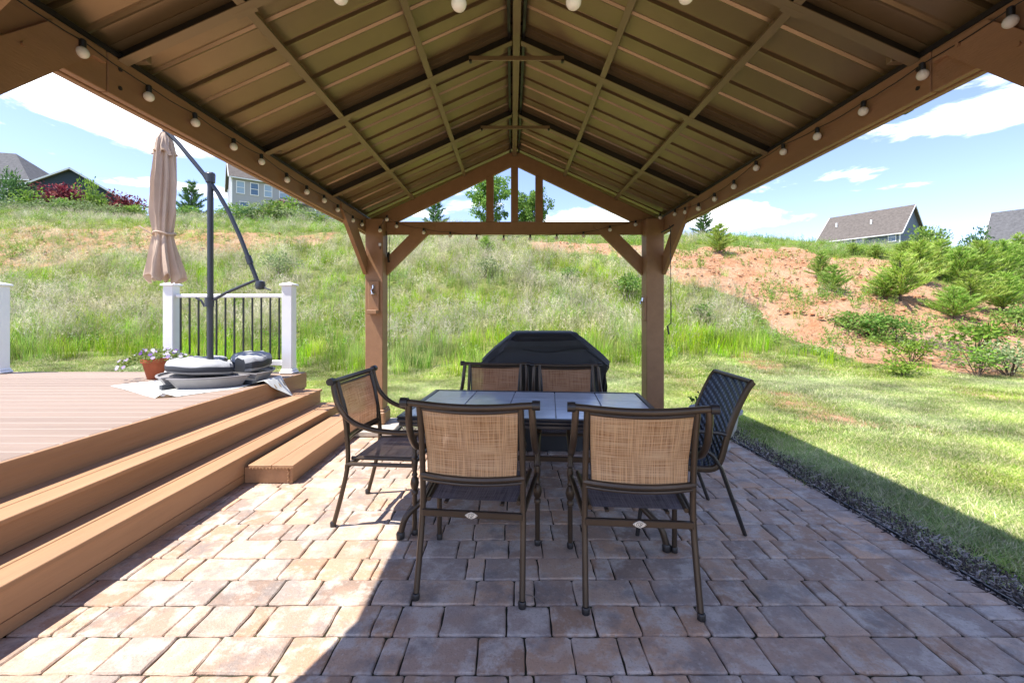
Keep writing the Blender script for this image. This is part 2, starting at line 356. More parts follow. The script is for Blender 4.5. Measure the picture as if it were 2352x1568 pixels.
def world_loc(o):
    v = Vector((0, 0, 0))
    while o: v += o.location; o = o.parent
    return tuple(v)
def autosmooth(me, ang=R(38)):
    import bmesh
    bm = bmesh.new(); bm.from_mesh(me)
    for e in bm.edges:
        if len(e.link_faces) == 2 and e.calc_face_angle(0) > ang: e.smooth = False
    bm.to_mesh(me); bm.free()
def tag(o, label, cat, group=None, kind=None):
    if label: o['label'] = label
    if cat: o['category'] = cat
    if group: o['group'] = group
    if kind: o['kind'] = kind
    return o
def thing(name, loc, label, cat, group=None, rz=0):
    o = bpy.data.objects.new(name, None); COL.objects.link(o); o.location = loc; o.rotation_euler = (0, 0, rz); o.empty_display_size = .1
    return tag(o, label, cat, group)
def kids(o): return [c for c in bpy.data.objects if c.parent == o]
def copy_tree(o, kidmap=None, parent=None):
    c = o.copy(); COL.objects.link(c); c.parent = parent
    for k in KM.get(o.name, []): copy_tree(k, None, c)
    return c
KM = {}
def index_kids(o):
    ks = kids(o); KM[o.name] = ks
    for k in ks: index_kids(k)

# ------------------------------------------------------------------ terrain
def vnoise(x, y, s, seed=0):
    """smooth value noise, vectorised"""
    x = np.asarray(x, float) * s + seed * 17.3; y = np.asarray(y, float) * s + seed * 9.1
    xi = np.floor(x); yi = np.floor(y); fx = x - xi; fy = y - yi; fx = fx * fx * (3 - 2 * fx); fy = fy * fy * (3 - 2 * fy)
    def h(a, b):
        v = np.sin(a * 127.1 + b * 311.7 + seed * 7.7) * 43758.5453; return v - np.floor(v)
    return (h(xi, yi) * (1 - fx) + h(xi + 1, yi) * fx) * (1 - fy) + (h(xi, yi + 1) * (1 - fx) + h(xi + 1, yi + 1) * fx) * fy
def sstep(t): t = np.clip(t, 0, 1); return t * t * (3 - 2 * t)
def terr(x, y):
    x = np.asarray(x, float); y = np.asarray(y, float)
    crest = 7.0 - .032 * np.clip(x, -60, 60) - .016 * np.clip(x - 2, 0, 40)
    t = np.clip((y - 8.8) / 21.5, 0, 1)
    z = crest * (.55 * t + .45 * sstep(t))
    z = z + np.where(y > 30.3, .105 * (np.minimum(y, 140) - 30.3), 0)
    z = z - .06 * sstep((x - 2.5) / 3) * (1 - sstep((y - 5) / 4)) - .03
    n = (vnoise(x, y, .35, 1) - .5) * .5 + (vnoise(x, y, .9, 2) - .5) * .22 + (vnoise(x, y, 2.3, 3) - .5) * .07
    z = z + n * sstep((y - 9) / 4)
    return z
def tz(x, y): return float(terr(x, y))
def hit(px, py):
    """world point on the terrain seen at this place of the 2352-wide photograph (used to take positions off the photo)"""
    u = (px - 1176) / 1000; t = (714 - py) / 1000
    for Y in np.arange(4, 75, .1):
        if tz(u * Y, Y) >= H + t * Y: return (u * Y, Y)
    return (u * 31, 31)
def poly(pts): return np.array([hit(*p) for p in pts])
def inpoly(P, x, y):
    x = np.asarray(x); y = np.asarray(y); r = np.zeros(x.shape, bool); n = len(P)
    for i in range(n):
        x1, y1 = P[i]; x2, y2 = P[(i + 1) % n]
        c = ((y1 > y) != (y2 > y)); r ^= c & (x < (x2 - x1) * (y - y1) / (y2 - y1 + 1e-9) + x1)
    return r
CLAY = [(poly([(1540, 578), (1600, 566), (1700, 566), (1850, 572), (2000, 592), (2110, 628), (2230, 668), (2360, 700), (2420, 760), (2420, 870), (2250, 872), (2100, 850), (1960, 830), (1860, 790), (1760, 735), (1640, 690), (1540, 640)]), 1.0),
        (poly([(-60, 518), (120, 515), (330, 522), (520, 528), (780, 530), (860, 540), (640, 565), (430, 580), (250, 590), (90, 625), (-60, 655)]), .52),
        (poly([(1150, 556), (1300, 552), (1420, 560), (1545, 566), (1545, 640), (1430, 596), (1260, 580)]), .85)]
def claymask(x, y):
    x = np.asarray(x, float); y = np.asarray(y, float); m = np.zeros(x.shape)
    for k in range(5):
        a = k * 1.256; j = .35 if k else 0
        xx = x + (vnoise(x, y, .5, 5) - .5) * 2.2 + j * math.cos(a) + (vnoise(x, y, 1.9, 6) - .5) * .6; yy = y + (vnoise(x, y, .5, 7) - .5) * 2.2 + j * math.sin(a)
        for P, w in CLAY: m += inpoly(P, xx, yy) * w / 5
    return m
def build_ground():
    xs = np.concatenate([[-900, -400, -200, -130, -90], np.arange(-70, -14, 1.0), np.arange(-14, 30, .35), np.arange(30, 72, 1.0), [90, 130, 200, 400, 900]])
    ys = np.concatenate([[-900, -300, -120, -60, -30, -15, -6], np.arange(0, 9, .6), np.arange(9, 32, .35), np.arange(32, 76, 2.0), [90, 120, 160, 240, 400, 900]])
    X, Y = np.meshgrid(xs, ys); Z = terr(X, Y); C = claymask(X, Y)
    C = np.maximum(C, .60 * sstep((vnoise(X, Y, .8, 12) - .45) * 4) * ((Y > 4.8) & (Y < 11) & (X > 3)))
    nx, ny = len(xs), len(ys); me = bpy.data.meshes.new('ground')
    i = np.arange(nx * ny).reshape(ny, nx); f = np.stack([i[:-1, :-1], i[:-1, 1:], i[1:, 1:], i[1:, :-1]], -1).reshape(-1, 4)
    me.from_pydata(np.stack([X, Y, Z], -1).reshape(-1, 3).tolist(), [], f.tolist()); me.materials.append(MT['ground_soil'])
    a = me.color_attributes.new('col', 'FLOAT_COLOR', 'POINT'); cc = np.ones((nx * ny, 4), 'f'); cc[:, 0] = C.ravel(); a.data.foreach_set('color', cc.ravel())
    me.polygons.foreach_set('use_smooth', [True] * len(f)); o = bpy.data.objects.new('ground', me); COL.objects.link(o)
    tag(o, 'grassy ground rising to a hill with bare orange clay', None, kind='structure')
build_ground()

# ------------------------------------------------------------------ patio
PX0, PX1, PY0, PY1 = -2.12, 2.30, -2.2, 4.79
def build_patio():
    root = thing('patio', (0, 0, 0), None, None); root['kind'] = 'structure'; root['label'] = 'tan and grey paver patio under the gazebo'
    b = MB(); b.box(PX0 - .1, PX1 + .02, PY0, PY1, -.09, -.011); b.build('bedding_sand', 'bedding', root)
    tones = [(.36, .275, .215), (.39, .29, .22), (.30, .24, .205), (.27, .245, .235), (.34, .25, .19), (.42, .34, .28), (.25, .205, .18), (.37, .31, .265), (.31, .225, .17)]
    def paver(mb, x0, x1, y0, y1):
        g = .0028; x0 += g; x1 -= g; y0 += g; y1 -= g
        t = random.choice(tones); k = random.uniform(.92, 1.28); mb.col = (t[0] * k * 1.19, t[1] * k * 1.02, t[2] * k * .88)
        z = random.uniform(-.0025, .0025); tx = random.uniform(-.012, .012); ty = random.uniform(-.012, .012); cx, cy_ = (x0 + x1) / 2, (y0 + y1) / 2
        r = random.uniform(.006, .015); out = []
        for (ax, ay, sx, sy) in ((x0, y0, 1, 1), (x1, y0, -1, 1), (x1, y1, -1, -1), (x0, y1, 1, -1)):
            r1 = r * random.uniform(.6, 1.3); pts = [(ax + sx * r1, ay), (ax + sx * .3 * r1, ay + sy * .3 * r1), (ax, ay + sy * r1)]
            if sx * sy < 0: pts = pts[::-1]
            if (ax, ay) == (x0, y0): pts = [(ax, ay + r1), (ax + .3 * r1, ay + .3 * r1), (ax + r1, ay)]
            elif (ax, ay) == (x1, y0): pts = [(ax - r1, ay), (ax - .3 * r1, ay + .3 * r1), (ax, ay + r1)]
            elif (ax, ay) == (x1, y1): pts = [(ax, ay - r1), (ax - .3 * r1, ay - .3 * r1), (ax - r1, ay)]
            else: pts = [(ax + r1, ay), (ax + .3 * r1, ay - .3 * r1), (ax, ay - r1)]
            out += pts
        full = []
        for i, p in enumerate(out):
            q = out[(i + 1) % len(out)]; full.append(p); d = math.hypot(q[0] - p[0], q[1] - p[1])
            if d > .06:
                for s_ in (.33, .67): full.append((p[0] + (q[0] - p[0]) * s_, p[1] + (q[1] - p[1]) * s_))
        out = [(x + random.uniform(-.0032, .0032), y + random.uniform(-.0032, .0032)) for x, y in full]; n = len(out)
        zz = lambda x, y: z + (x - cx) * tx + (y - cy_) * ty
        def inset(p, d): vx, vy = cx - p[0], cy_ - p[1]; L = math.hypot(vx, vy); return (p[0] + vx / L * d * 1.2, p[1] + vy / L * d * 1.2)
        vs = [(x, y, -.05) for x, y in out] + [(x, y, zz(x, y) - .007) for x, y in out]
        for x, y in out: i_ = inset((x, y), .005); vs.append((*i_, zz(*i_) - .0012))
        for x, y in out: i_ = inset((x, y), .012); vs.append((*i_, zz(*i_)))
        fs = []
        for L in range(3):
            for i in range(n): j = (i + 1) % n; fs.append((L * n + i, L * n + j, (L + 1) * n + j, (L + 1) * n + i))
        fs.append(tuple(3 * n + i for i in range(n))); mb.add(vs, fs)
    cells = []
    row = .1905; k0 = math.floor((PY0 - 1.813) / row); y = 1.813 + k0 * row
    while y < PY1 - .05:
        y1 = min(y + row, PY1); x = PX0 - random.choice((0, .06, .12)); last = 0; xe = 2.095
        while x < xe - .01:
            w = random.choices((.0955, .191, .2865), (4, 6, 2.6))[0]
            if w == last and w != .191: w = .191
            last = w; w *= random.uniform(.985, 1.015)
            if xe - (x + w) < .06: w = xe - x
            cells.append((x, x + w, y, y1)); x += w
        yy = y
        h = random.choice((1, 1, 2))
        for q in range(h): cells.append((xe, PX1, y + (y1 - y) * q / h, y + (y1 - y) * (q + 1) / h))
        y += row
    def vis(c): cy_ = (c[2] + c[3]) / 2; cx = (c[0] + c[1]) / 2; return cy_ > 1.5 and abs(cx) < 1.2 * cy_ and cx > -2.1
    order = sorted([c for c in cells if vis(c)], key=lambda c: -((c[1] - c[0]) / ((c[2] + c[3]) / 2) ** 3)); near = set(order[:290])
    rest = MB()
    for c in cells:
        if c in near:
            mb = MB(); paver(mb, *c); o_ = ((c[0] + c[1]) / 2, (c[2] + c[3]) / 2, 0); me = mb.mesh('paver', 'paver_stone', False, True, o_)
            ob = bpy.data.objects.new('paver', me); COL.objects.link(ob); ob.location = o_; ob.parent = root
        else: paver(rest, *c)
    ob = rest.build('pavers_beyond', 'paver_stone', root, col=True); ob['kind'] = 'stuff'
mat('bedding', (.06, .05, .038), .95, .1, var=.35, vscale=25, bump=.5, bscale=90, c2=(.035, .042, .02))
build_patio()

# ------------------------------------------------------------------ gazebo
AX = .03; GZY0, GZY1 = .87, 5.165
def build_gazebo():
    g = thing('gazebo', (AX, 3.0, 0), 'brown stained wood gazebo with metal roof over the patio', 'gazebo')
    wd = 'stained_wood'
    for sx in (-1, 1):
        for (y0, y1) in ((1.02, 1.22), (4.965, 5.165)):
            b = MB(); xo, xi = AX + sx * 1.705, AX + sx * 1.505
            b.box(xo, xi, y0, y1, .06, 2.405, .006); p = b.build('post', wd, g)
            b = MB(); b.box(xo + sx * .028, xi - sx * .028, y0 - .028, y1 + .028, .06, .20, .012); b.box(xo + sx * .018, xi - sx * .018, y0 - .018, y1 + .018, .2, .225, .008); b.build('base_trim', wd, p)
        # side beam: inner board in two lengths, outer board
        xi = AX + sx * 1.705
        for (a, c_) in ((.72, 1.80), (1.805, 5.24)):
            b = MB(); b.box(xi, xi + sx * .032, a, c_, 2.255, 2.425, .003); sb = b.build('side_beam', wd, g)
        for zz in (2.30, 2.38):
            b = MB(); b.tube([(xi - sx * .004, 1.86, zz), (xi + sx * .01, 1.86, zz)], .009, 8); b.build('bolt', 'dark_bronze', sb, True)
        b = MB(); b.box(xi + sx * .036, xi + sx * .066, .72, 5.24, 2.25, 2.42, .003); b.build('side_beam', wd, g)
        # top plate the rafters land on
        b = MB(); b.box(xi - sx * .0, xi + sx * .06, .74, 5.22, 2.427, 2.45, .002); b.build('top_plate', 'dark_bronze', g)
        for (yp, dy) in ((1.22, 1), (4.965, -1)):       # side braces
            b = MB(); xa = xi - sx * .022; xb = xi - sx * .001
            bt = .6; lo = 1.765; hi = 2.37
            P = [(yp - dy * .0, lo), (yp + dy * .0, lo + .215), (yp + dy * (bt - .12), 2.40), (yp + dy * (bt + .13), 2.40), (yp + dy * (bt + .13), 2.35)]
            if dy > 0: P = [(yp, 1.86), (yp, 2.05), (yp + .35, 2.40), (yp + .555, 2.40), (yp + .555, 2.36), (yp + .50, 2.36)]
            vs = [(xb + sx * .02, y, z) for y, z in P] + [(xa, y, z) for y, z in P]; n = len(P)
            fs = [tuple(range(n)), tuple(range(2 * n - 1, n - 1, -1))] + [(i, (i + 1) % n, n + (i + 1) % n, n + i) for i in range(n)]
            b.add(vs, fs); br = b.build('brace', wd, g)
            for (yy, zz) in ((yp + dy * .25, 2.25), (yp + dy * .45, 2.37)):
                q = MB(); q.tube([(xa - sx * .008, yy, zz), (xa + sx * .004, yy, zz)], .008, 8); q.build('bolt', wd, br, True)
    for (y0, y1, fr) in ((5.125, 5.165, 1), (.975, 1.015, 0)):      # gable frames
        yf = y0; yb = y1
        b = MB(); b.box(AX - 1.70, AX + 1.70, yf, yb, 2.249, 2.40, .003); b.build('tie_beam', wd, g)
        for sx in (-1, 1):
            b = MB()
            P = [(0, 3.066), (0, 3.235), (sx * 1.66, 2.445), (sx * 1.66, 2.402), (sx * 1.376, 2.402)]
            vs = [(AX + x, yf - .004, z) for x, z in P] + [(AX + x, yb, z) for x, z in P]; n = 5
            fs = [tuple(range(n)), tuple(range(2 * n - 1, n - 1, -1))] + [(i, (i + 1) % n, n + (i + 1) % n, n + i) for i in range(n)]
            b.add(vs, fs); b.build('gable_board', wd, g)
            b = MB()    # in-plane brace
            P = [(sx * 1.505, 1.766), (sx * 1.505, 1.975), (sx * 1.12, 2.36), (sx * .935, 2.36), (sx * .935, 2.33)]
            vs = [(AX + x, yf - .012, z) for x, z in P] + [(AX + x, yb - .002, z) for x, z in P]
            b.add(vs, [tuple(range(n)), tuple(range(2 * n - 1, n - 1, -1))] + [(i, (i + 1) % n, n + (i + 1) % n, n + i) for i in range(n)]); b.build('brace', wd, g)
            b = MB(); b.box(AX + sx * .245, AX + sx * .335, yf + .004, yb - .004, 2.401, 2.94, .002); b.build('king_post', wd, g)
        b = MB(); b.box(AX - .043, AX + .043, yf + .003, yb - .003, 2.401, 3.10, .002); b.build('king_post', wd, g)
    # metal roof frame
    sl_ = .452
    zr = lambda x: 3.185 - sl_ * abs(x)
    b = MB(); b.box(AX - .025, AX + .025, .70, 5.12, 3.165, 3.30, .002); rb = b.build('ridge_beam', 'roof_frame', g)
    b = MB(); b.box(AX - .06, AX - .04, .70, 5.12, 3.20, 3.30, .001); b.build('flange', 'dark_bronze', rb)
    b = MB(); b.box(AX + .04, AX + .06, .70, 5.12, 3.20, 3.30, .001); b.build('flange', 'dark_bronze', rb)
    for Y in (.78, 1.875, 2.965, 4.07):
        for sx in (-1, 1):
            b = MB(); n = Vector((sx * sl_, 0, 1)).normalized()
            p = Vector((AX + sx * .03, Y, zr(.03))) + n * .03; q = Vector((AX + sx * 1.72, Y, zr(1.72))) + n * .03
            b.beam(p - n * .028, q - n * .028, .05, .004, n, 0); b.beam(p + n * .04, q + n * .04, .05, .003, n, 0); e_ = Vector((0, .023, 0)); b.beam(p + n * .006 + e_, q + n * .006 + e_, .004, .064, n, 0); ra = b.build('rafter', 'roof_frame', g)
            b = MB(); e_ = Vector((0, .019, 0)); b.beam(p + n * .006 + e_, q + n * .006 + e_, .003, .062, n, 0); b.build('web_shade', 'dark_bronze', ra)  # dark strip over the web, paints in the shade of the open channel
            b = MB(); b.box(AX + sx * 1.63, AX + sx * 1.70, Y + .03, Y + .06, zr(1.66) + .005, zr(1.66) + .045, .003); b.build('bracket', 'roof_frame', ra)
    for Y in (2.965, 4.07, 1.875):
        b = MB(); b.box(AX - .32, AX + .32, Y - .036, Y - .024, 3.035, 3.065, .001); b.box(AX - .32, AX + .32, Y - .024, Y + .01, 3.06, 3.066); ct = b.build('collar_tie', 'roof_frame', g)
        for sx in (-1, 1):
            b = MB(); b.tube([(AX + sx * .31, Y - .045, 3.03), (AX + sx * .31, Y - .02, 3.03)], .01, 8); b.build('bolt', 'dark_bronze', ct, True)
    ys = (.70, .78, 1.875, 2.965, 4.07, 5.13)
    for i in range(1, 5):
        for sx in (-1, 1):
            for xx in (.58, 1.18):
                b = MB(); n = Vector((sx * sl_, 0, 1)).normalized()
                p = Vector((AX + sx * xx, ys[i] + .024, zr(xx))) + n * .02; q = Vector((AX + sx * xx, ys[i + 1] - .024, zr(xx))) + n * .02
                b.beam(p, q, .038, .036, n, .001); pu = b.build('purlin', 'roof_frame', g)
                b = MB(); b.beam(p + Vector((0, -.02, -.021)) , p + Vector((0, .015, -.021)), .10, .003, n, 0); b.build('clip', 'roof_frame', pu)
    # roof panels: each .312 m wide with a stepped lap and a pressed middle rib
    pw = .3145; y = .66; k = 0
    while y < 5.33:
        for sx in (-1, 1):
            pr = [(0, 0), (.004, .004), (.006, .030), (.017, .030), (.018, -.010), (.032, -.008), (.040, 0), (.13, 0), (.145, .005), (.155, -.006), (.170, 0), (pw - .02, 0), (pw, .0015), (pw + .002, .0)]
            b = MB(); vs = []
            n = Vector((sx * sl_, 0, 1)).normalized(); dz = random.uniform(-.001, .001)
            for (dy, h_) in pr:
                for xx in (-.004, 1.80):
                    p = Vector((AX + sx * xx, y + dy, zr(xx))) + n * (.076 + h_ + dz); vs.append(tuple(p))
            m_ = len(pr)
            top = [tuple(Vector(v) + n * .006) for v in vs]
            fs = []
            for i in range(m_ - 1): a = 2 * i; fs.append((a, a + 1, a + 3, a + 2)); o_ = 2 * m_; fs.append((o_ + a, o_ + a + 2, o_ + a + 3, o_ + a + 1))
            o_ = 2 * m_
            for i in range(m_ - 1): a = 2 * i + 1; fs.append((a, a + 2, a + 2 + o_, a + o_))
            fs += [(0, 1, 1 + o_, o_), (2 * m_ - 2, 2 * m_ - 1, 2 * m_ - 1 + o_, 2 * m_ - 2 + o_)]
            b.add(vs + top, fs); b.build('roof_panel', 'roof_metal', g)
        y += pw; k += 1
    b = MB()                                            # ridge cap
    for sx in (-1, 1):
        n = Vector((sx * sl_, 0, 1)).normalized(); b.beam(Vector((AX + sx * .09, .64, zr(.09) + .115)), Vector((AX + sx * .09, 5.36, zr(.09) + .115)), .22, .006, n, 0)
    b.build('ridge_cap', 'roof_metal', g)
    for sx in (-1, 1):                                  # eave flashing
        b = MB(); b.box(AX + sx * 1.785, AX + sx * 1.797, .66, 5.36, 2.37, 2.44, .002); b.build('eave_trim', 'roof_metal', g)
    for yy in (5.345, .66):
        b = MB()
        for sx in (-1, 1):
            n = Vector((sx * sl_, 0, 1)).normalized(); b.beam(Vector((AX, yy, zr(0))) + n * .055, Vector((AX + sx * 1.80, yy, zr(1.8))) + n * .055, .02, .05, n, .002)
        b.build('rake_trim', 'roof_metal', g)
    for (x0, x1, y0, y1) in ((-1.80, -1.29, 4.66, 5.30), (1.38, 1.88, 4.72, 5.36)):
        pass
build_gazebo()
for (x0, x1, y0, y1, lb) in ((-1.82, -1.29, 4.66, 5.28, 'pale concrete slab under the left rear gazebo post beside the steps'), (1.42, 1.88, 4.75, 5.28, 'pale concrete slab under the right rear gazebo post'),
                             (-1.85, -1.35, .72, 1.22, 'pale concrete slab under the near left gazebo post'), (1.40, 1.90, .72, 1.22, 'pale concrete slab under the near right gazebo post')):
    b = MB(); b.box(x0, x1, y0, y1, .004, .058, .008); tag(b.build('footing_slab', 'slab_concrete', origin=((x0 + x1) / 2, (y0 + y1) / 2, 0)), lb, 'slab', 'footing slabs')

# ------------------------------------------------------------------ deck and stairs
DZ = .57
def build_deck():
    d = thing('deck', (-5.5, 3.0, 0), 'raised pinkish brown composite deck left of the patio', 'deck')
    y = 5.55; i = 0
    while y > -1.2:
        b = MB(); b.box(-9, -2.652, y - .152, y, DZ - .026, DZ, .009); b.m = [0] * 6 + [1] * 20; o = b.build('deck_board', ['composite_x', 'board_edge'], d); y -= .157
    b = MB(); b.box(-2.648, -2.62, 1.59, 5.555, .38, DZ + .001, .003); b.build('fascia_board', 'composite', d)
    b = MB(); b.box(-2.648, -2.62, -1.2, 1.584, .38, DZ + .001, .003); b.build('fascia_board', 'composite', d)
    b = MB(); b.box(-9, -2.652, 5.556, 5.58, .2, DZ + .001, .003); b.build('fascia_board', 'composite_x', d)
    b = MB(); b.box(-9, -2.7, -1.2, 5.5, -.02, .3); b.build('skirting', 'siding_dark', d)
build_deck()
def build_stairs():
    d = thing('deck_stairs', (-2.35, 2.5, 0), 'long brown composite stairs along the deck edge', 'stairs')
    # upper tread, lower tread
    for (xa, xb, z, ye) in ((-2.617, -2.335, .393, 5.36), (-2.355, -2.085, .227, 5.36)):
        m_ = xb - .148; 
        for (p, q) in ((xa, m_ - .004), (m_ + .003, xb)):
            b = MB(); b.box(p, q, -1.0, ye, z - .025, z, .003); b.build('tread_board', 'composite', d)
    b = MB(); b.box(-2.372, -2.352, -1.0, 5.35, .2275, .367, .002); b.build('riser_board', 'composite', d)
    b = MB(); b.box(-2.122, -2.102, -1.0, 5.35, .066, .201, .002); b.build('riser_board', 'composite', d)
    b = MB(); b.box(-2.124, -2.104, -1.0, 5.35, .002, .062, .002); b.build('riser_board', 'composite', d)
    for (x0, x1, z0, z1) in ((-2.60, -2.375, .23, .367), (-2.60, -2.125, .0, .20)):
        b = MB(); b.box(x0, x1, 5.33, 5.35, z0, z1, .002); b.build('end_board', 'composite', d)
    e = thing('box_step', (-1.9, 4.3, 0), 'low brown composite box step in front of the stairs', 'step')
    for (p, q) in ((-2.055, -1.872), (-1.869, -1.70)):
        b = MB(); b.box(p, q, 3.385, 5.1, .127, .152, .003); b.build('tread_board', 'composite', e)
    b = MB(); b.box(-1.735, -1.715, 3.40, 5.09, .003, .1265, .002); b.build('riser_board', 'composite', e)
    b = MB(); b.box(-2.095, -1.737, 3.41, 3.43, .003, .1265, .002); b.build('end_board', 'composite', e)
    b = MB(); b.box(-2.095, -1.737, 5.07, 5.09, .003, .1265, .002); b.build('end_board', 'composite', e)
    # grooved ends of the boards
    b = MB()
    for k in range(13): x = -2.04 + k * .0265; b.tube([(x, 3.379, .128), (x, 3.392, .128)], .006, 6)
    for k in range(4): b.tube([(-1.742, 3.379, .03 + k * .026), (-1.742, 3.40, .03 + k * .026)], .006, 6)
    b.build('board_groove', 'composite', e)
build_stairs()

# ------------------------------------------------------------------ railing
def rail_post(x, lb):
    t = thing('railing_post', (x, 5.44, DZ), lb, 'railing post', 'white deck railing posts')
    b = MB(); b.box(x - .062, x + .062, 5.378, 5.502, DZ + .004, DZ + 1.10, .006); b.build('sleeve', 'white_vinyl', t)
    b = MB(); b.box(x - .085, x + .085, 5.355, 5.525, DZ + .002, DZ + .035, .012); b.box(x - .074, x + .074, 5.366, 5.514, DZ + .035, DZ + .06, .01); b.build('base_skirt', 'white_vinyl', t)
    b = MB(); b.box(x - .085, x + .085, 5.355, 5.525, DZ + 1.09, DZ + 1.115, .008)
    b.add([(x - .08, 5.36, DZ + 1.115), (x + .08, 5.36, DZ + 1.115), (x + .08, 5.52, DZ + 1.115), (x - .08, 5.52, DZ + 1.115), (x, 5.44, DZ + 1.14)], [(0, 1, 4), (1, 2, 4), (2, 3, 4), (3, 0, 4)]); b.build('cap', 'white_vinyl', t)
rail_post(-2.785, 'white railing post at the right end of the railing')
rail_post(-4.255, 'white railing post behind the closed umbrella')
rail_post(-6.40, 'white railing post at the far left, standing alone')
def rail():
    t = thing('railing', (-3.52, 5.44, DZ), 'white deck railing with black balusters between two posts', 'railing')
    b = MB(); b.box(-4.19, -2.85, 5.41, 5.47, DZ + .945, DZ + .99, .01); b.build('top_rail', 'white_vinyl', t)
    b = MB(); b.box(-4.19, -2.85, 5.415, 5.465, DZ + .10, DZ + .165, .008); b.build('bottom_rail', 'white_vinyl', t)
    me = None
    for k in range(12):
        x = -4.14 + k * .112
        if me is None:
            b = MB(); b.box(-.009, .009, -.009, .009, DZ + .165, DZ + .945, .002); me = b.mesh('baluster', 'black_metal', origin=(0, 0, DZ))
        o = bpy.data.objects.new('baluster', me); COL.objects.link(o); o.parent = t; o.location = (x + 3.52, 0, 0)
rail()

# ------------------------------------------------------------------ umbrella, base, bags, mat, pot
UX, UY = -3.27, 4.72
def build_umbrella():
    t = thing('cantilever_umbrella', (UX, UY, DZ), 'closed tan cantilever umbrella hanging from a dark bent arm', 'umbrella')
    b = MB(); b.tube([(UX, UY, DZ + .06), (UX, UY, 2.80)], .03, 14); b.build('pole', 'graphite', t, True)
    b = MB(); b.lathe([(.05, 0), (.05, .18), (.038, .2)], (UX, UY, DZ + .06), 14); b.build('pole_socket', 'graphite', t, True)
    b = MB(); b.lathe([(.045, 0), (.048, .09), (.04, .1)], (UX, UY, 2.74), 12); b.box(UX - .025, UX + .04, UY - .03, UY + .03, 2.80, 2.85, .01); b.build('pivot_head', 'graphite', t, True)
    P = lambda x, y: Vector(((x - 1176) * UY / 1000, UY, H + (714 - y) * UY / 1000))
    arm = [P(384, 303), P(410, 330), P(440, 366), P(472, 405), P(500, 442), P(527, 490), P(552, 545), P(572, 597), P(592, 648)]
    b = MB(); b.tube(arm, .022, 10); a = b.build('arm', 'graphite', t, True)
    for q in (.0,):
        b = MB(); b.tube([P(569, 588), P(575, 606)], .032, 10); b.tube([P(473, 400), P(485, 420)], .04, 10); b.build('collar', 'graphite', a, True)
    b = MB(); b.tube([P(484, 692), P(520, 672), P(590, 642)], .016, 8); b.build('strut', 'graphite', t, True)
    b = MB(); b.tube([P(470, 704), P(462, 690), P(450, 684)], .011, 8); b.lathe([(.045, -.05), (.045, .05)], tuple(P(481, 694)), 12); b.build('hand_clamp', 'graphite', t, True)
    c = P(598, 655); b = MB(); b.lathe([(.01, -.05), (.045, -.04), (.052, 0), (.045, .04), (.01, .05)], tuple(c), 12); b.tube([c, c + Vector((.09, -.03, -.04)), c + Vector((.13, -.03, -.055))], .008, 6); b.build('crank_box', 'graphite', t, True)
    cx = UX - .44; cx = (377 - 1176) * UY / 1000
    zt = H + (714 - 306) * UY / 1000; zb = H + (714 - 641) * UY / 1000
    b = MB(); b.tube([(cx, UY, zt - .05), (cx, UY, zt + .045)], .018, 8); b.tube([Vector((cx, UY, zt + .04)), P(386, 303)], .014, 6); b.build('hanger', 'graphite', t, True)
    def canopy(z0, z1, prof, nf, amp, name, hem=.0, nr=40, ns=96, ph=0.):
        b = MB()
        def fn(u, v):
            z = z1 + (z0 - z1) * v; a = 2 * math.pi * u
            r = np.interp(v, [p[0] for p in prof], [p[1] for p in prof]); am = np.interp(v, [p[0] for p in prof], [p[2] for p in prof]) * amp
            w = 1 - 2 * abs(math.sin(nf * a / 2 + ph + .35 * math.sin(3 * a + v * 2.5))) ** .8; f = 1 + am * (w + .30 * math.cos(2 * nf * a + 1.1 + 2 * v) + .35 * math.sin(3 * a + 5 * v) + .18 * math.sin(5 * a - 9 * v))
            zz = z + hem * (1 if v > .99 else 0) * math.cos(nf * a + ph) + (v > .97) * .02 * math.sin(5 * a)
            return (cx + r * f * math.cos(a + .12 * math.sin(v * 7)), UY + r * f * math.sin(a + .12 * math.sin(v * 7)), zz)
        b.grid(fn, ns, nr); b.v = [(cx + (x - cx) * .84, UY + (y - UY) * .84, z) for x, y, z in b.v]; return b.build(name, 'canvas', t, True)
    prof = [(0, .04, .3), (.05, .08, .6), (.12, .095, .9), (.35, .115, 1), (.55, .118, 1), (.66, .098, .8), (.695, .092, .6), (.73, .10, .9), (.85, .145, 1.0), (.97, .19, 1.1), (1, .19, 1.1)]
    c_ = canopy(zb, zt, prof, 8, .27, 'canopy', .035)
    canopy(zt - .23, zt + .005, [(0, .03, .2), (.25, .07, .5), (.8, .10, 1), (1, .118, 1.5)], 7, .14, 'vent_flap', .02, 14, 84, 1.)
    zs = zt + (zb - zt) * .69; b = MB()
    b.tube([(cx + .098 * math.cos(a), UY + .098 * math.sin(a), zs + .01 * math.sin(3 * a)) for a in np.linspace(0, 2 * math.pi, 25)[:-1]], .012, 6, closed=True)
    b.tube([(cx - .1, UY - .06, zs), (cx - .14, UY - .08, zs + .03), (cx - .2, UY - .08, zs + .07)], .007, 5); b.build('tie_strap', 'canvas', t, True)
build_umbrella()
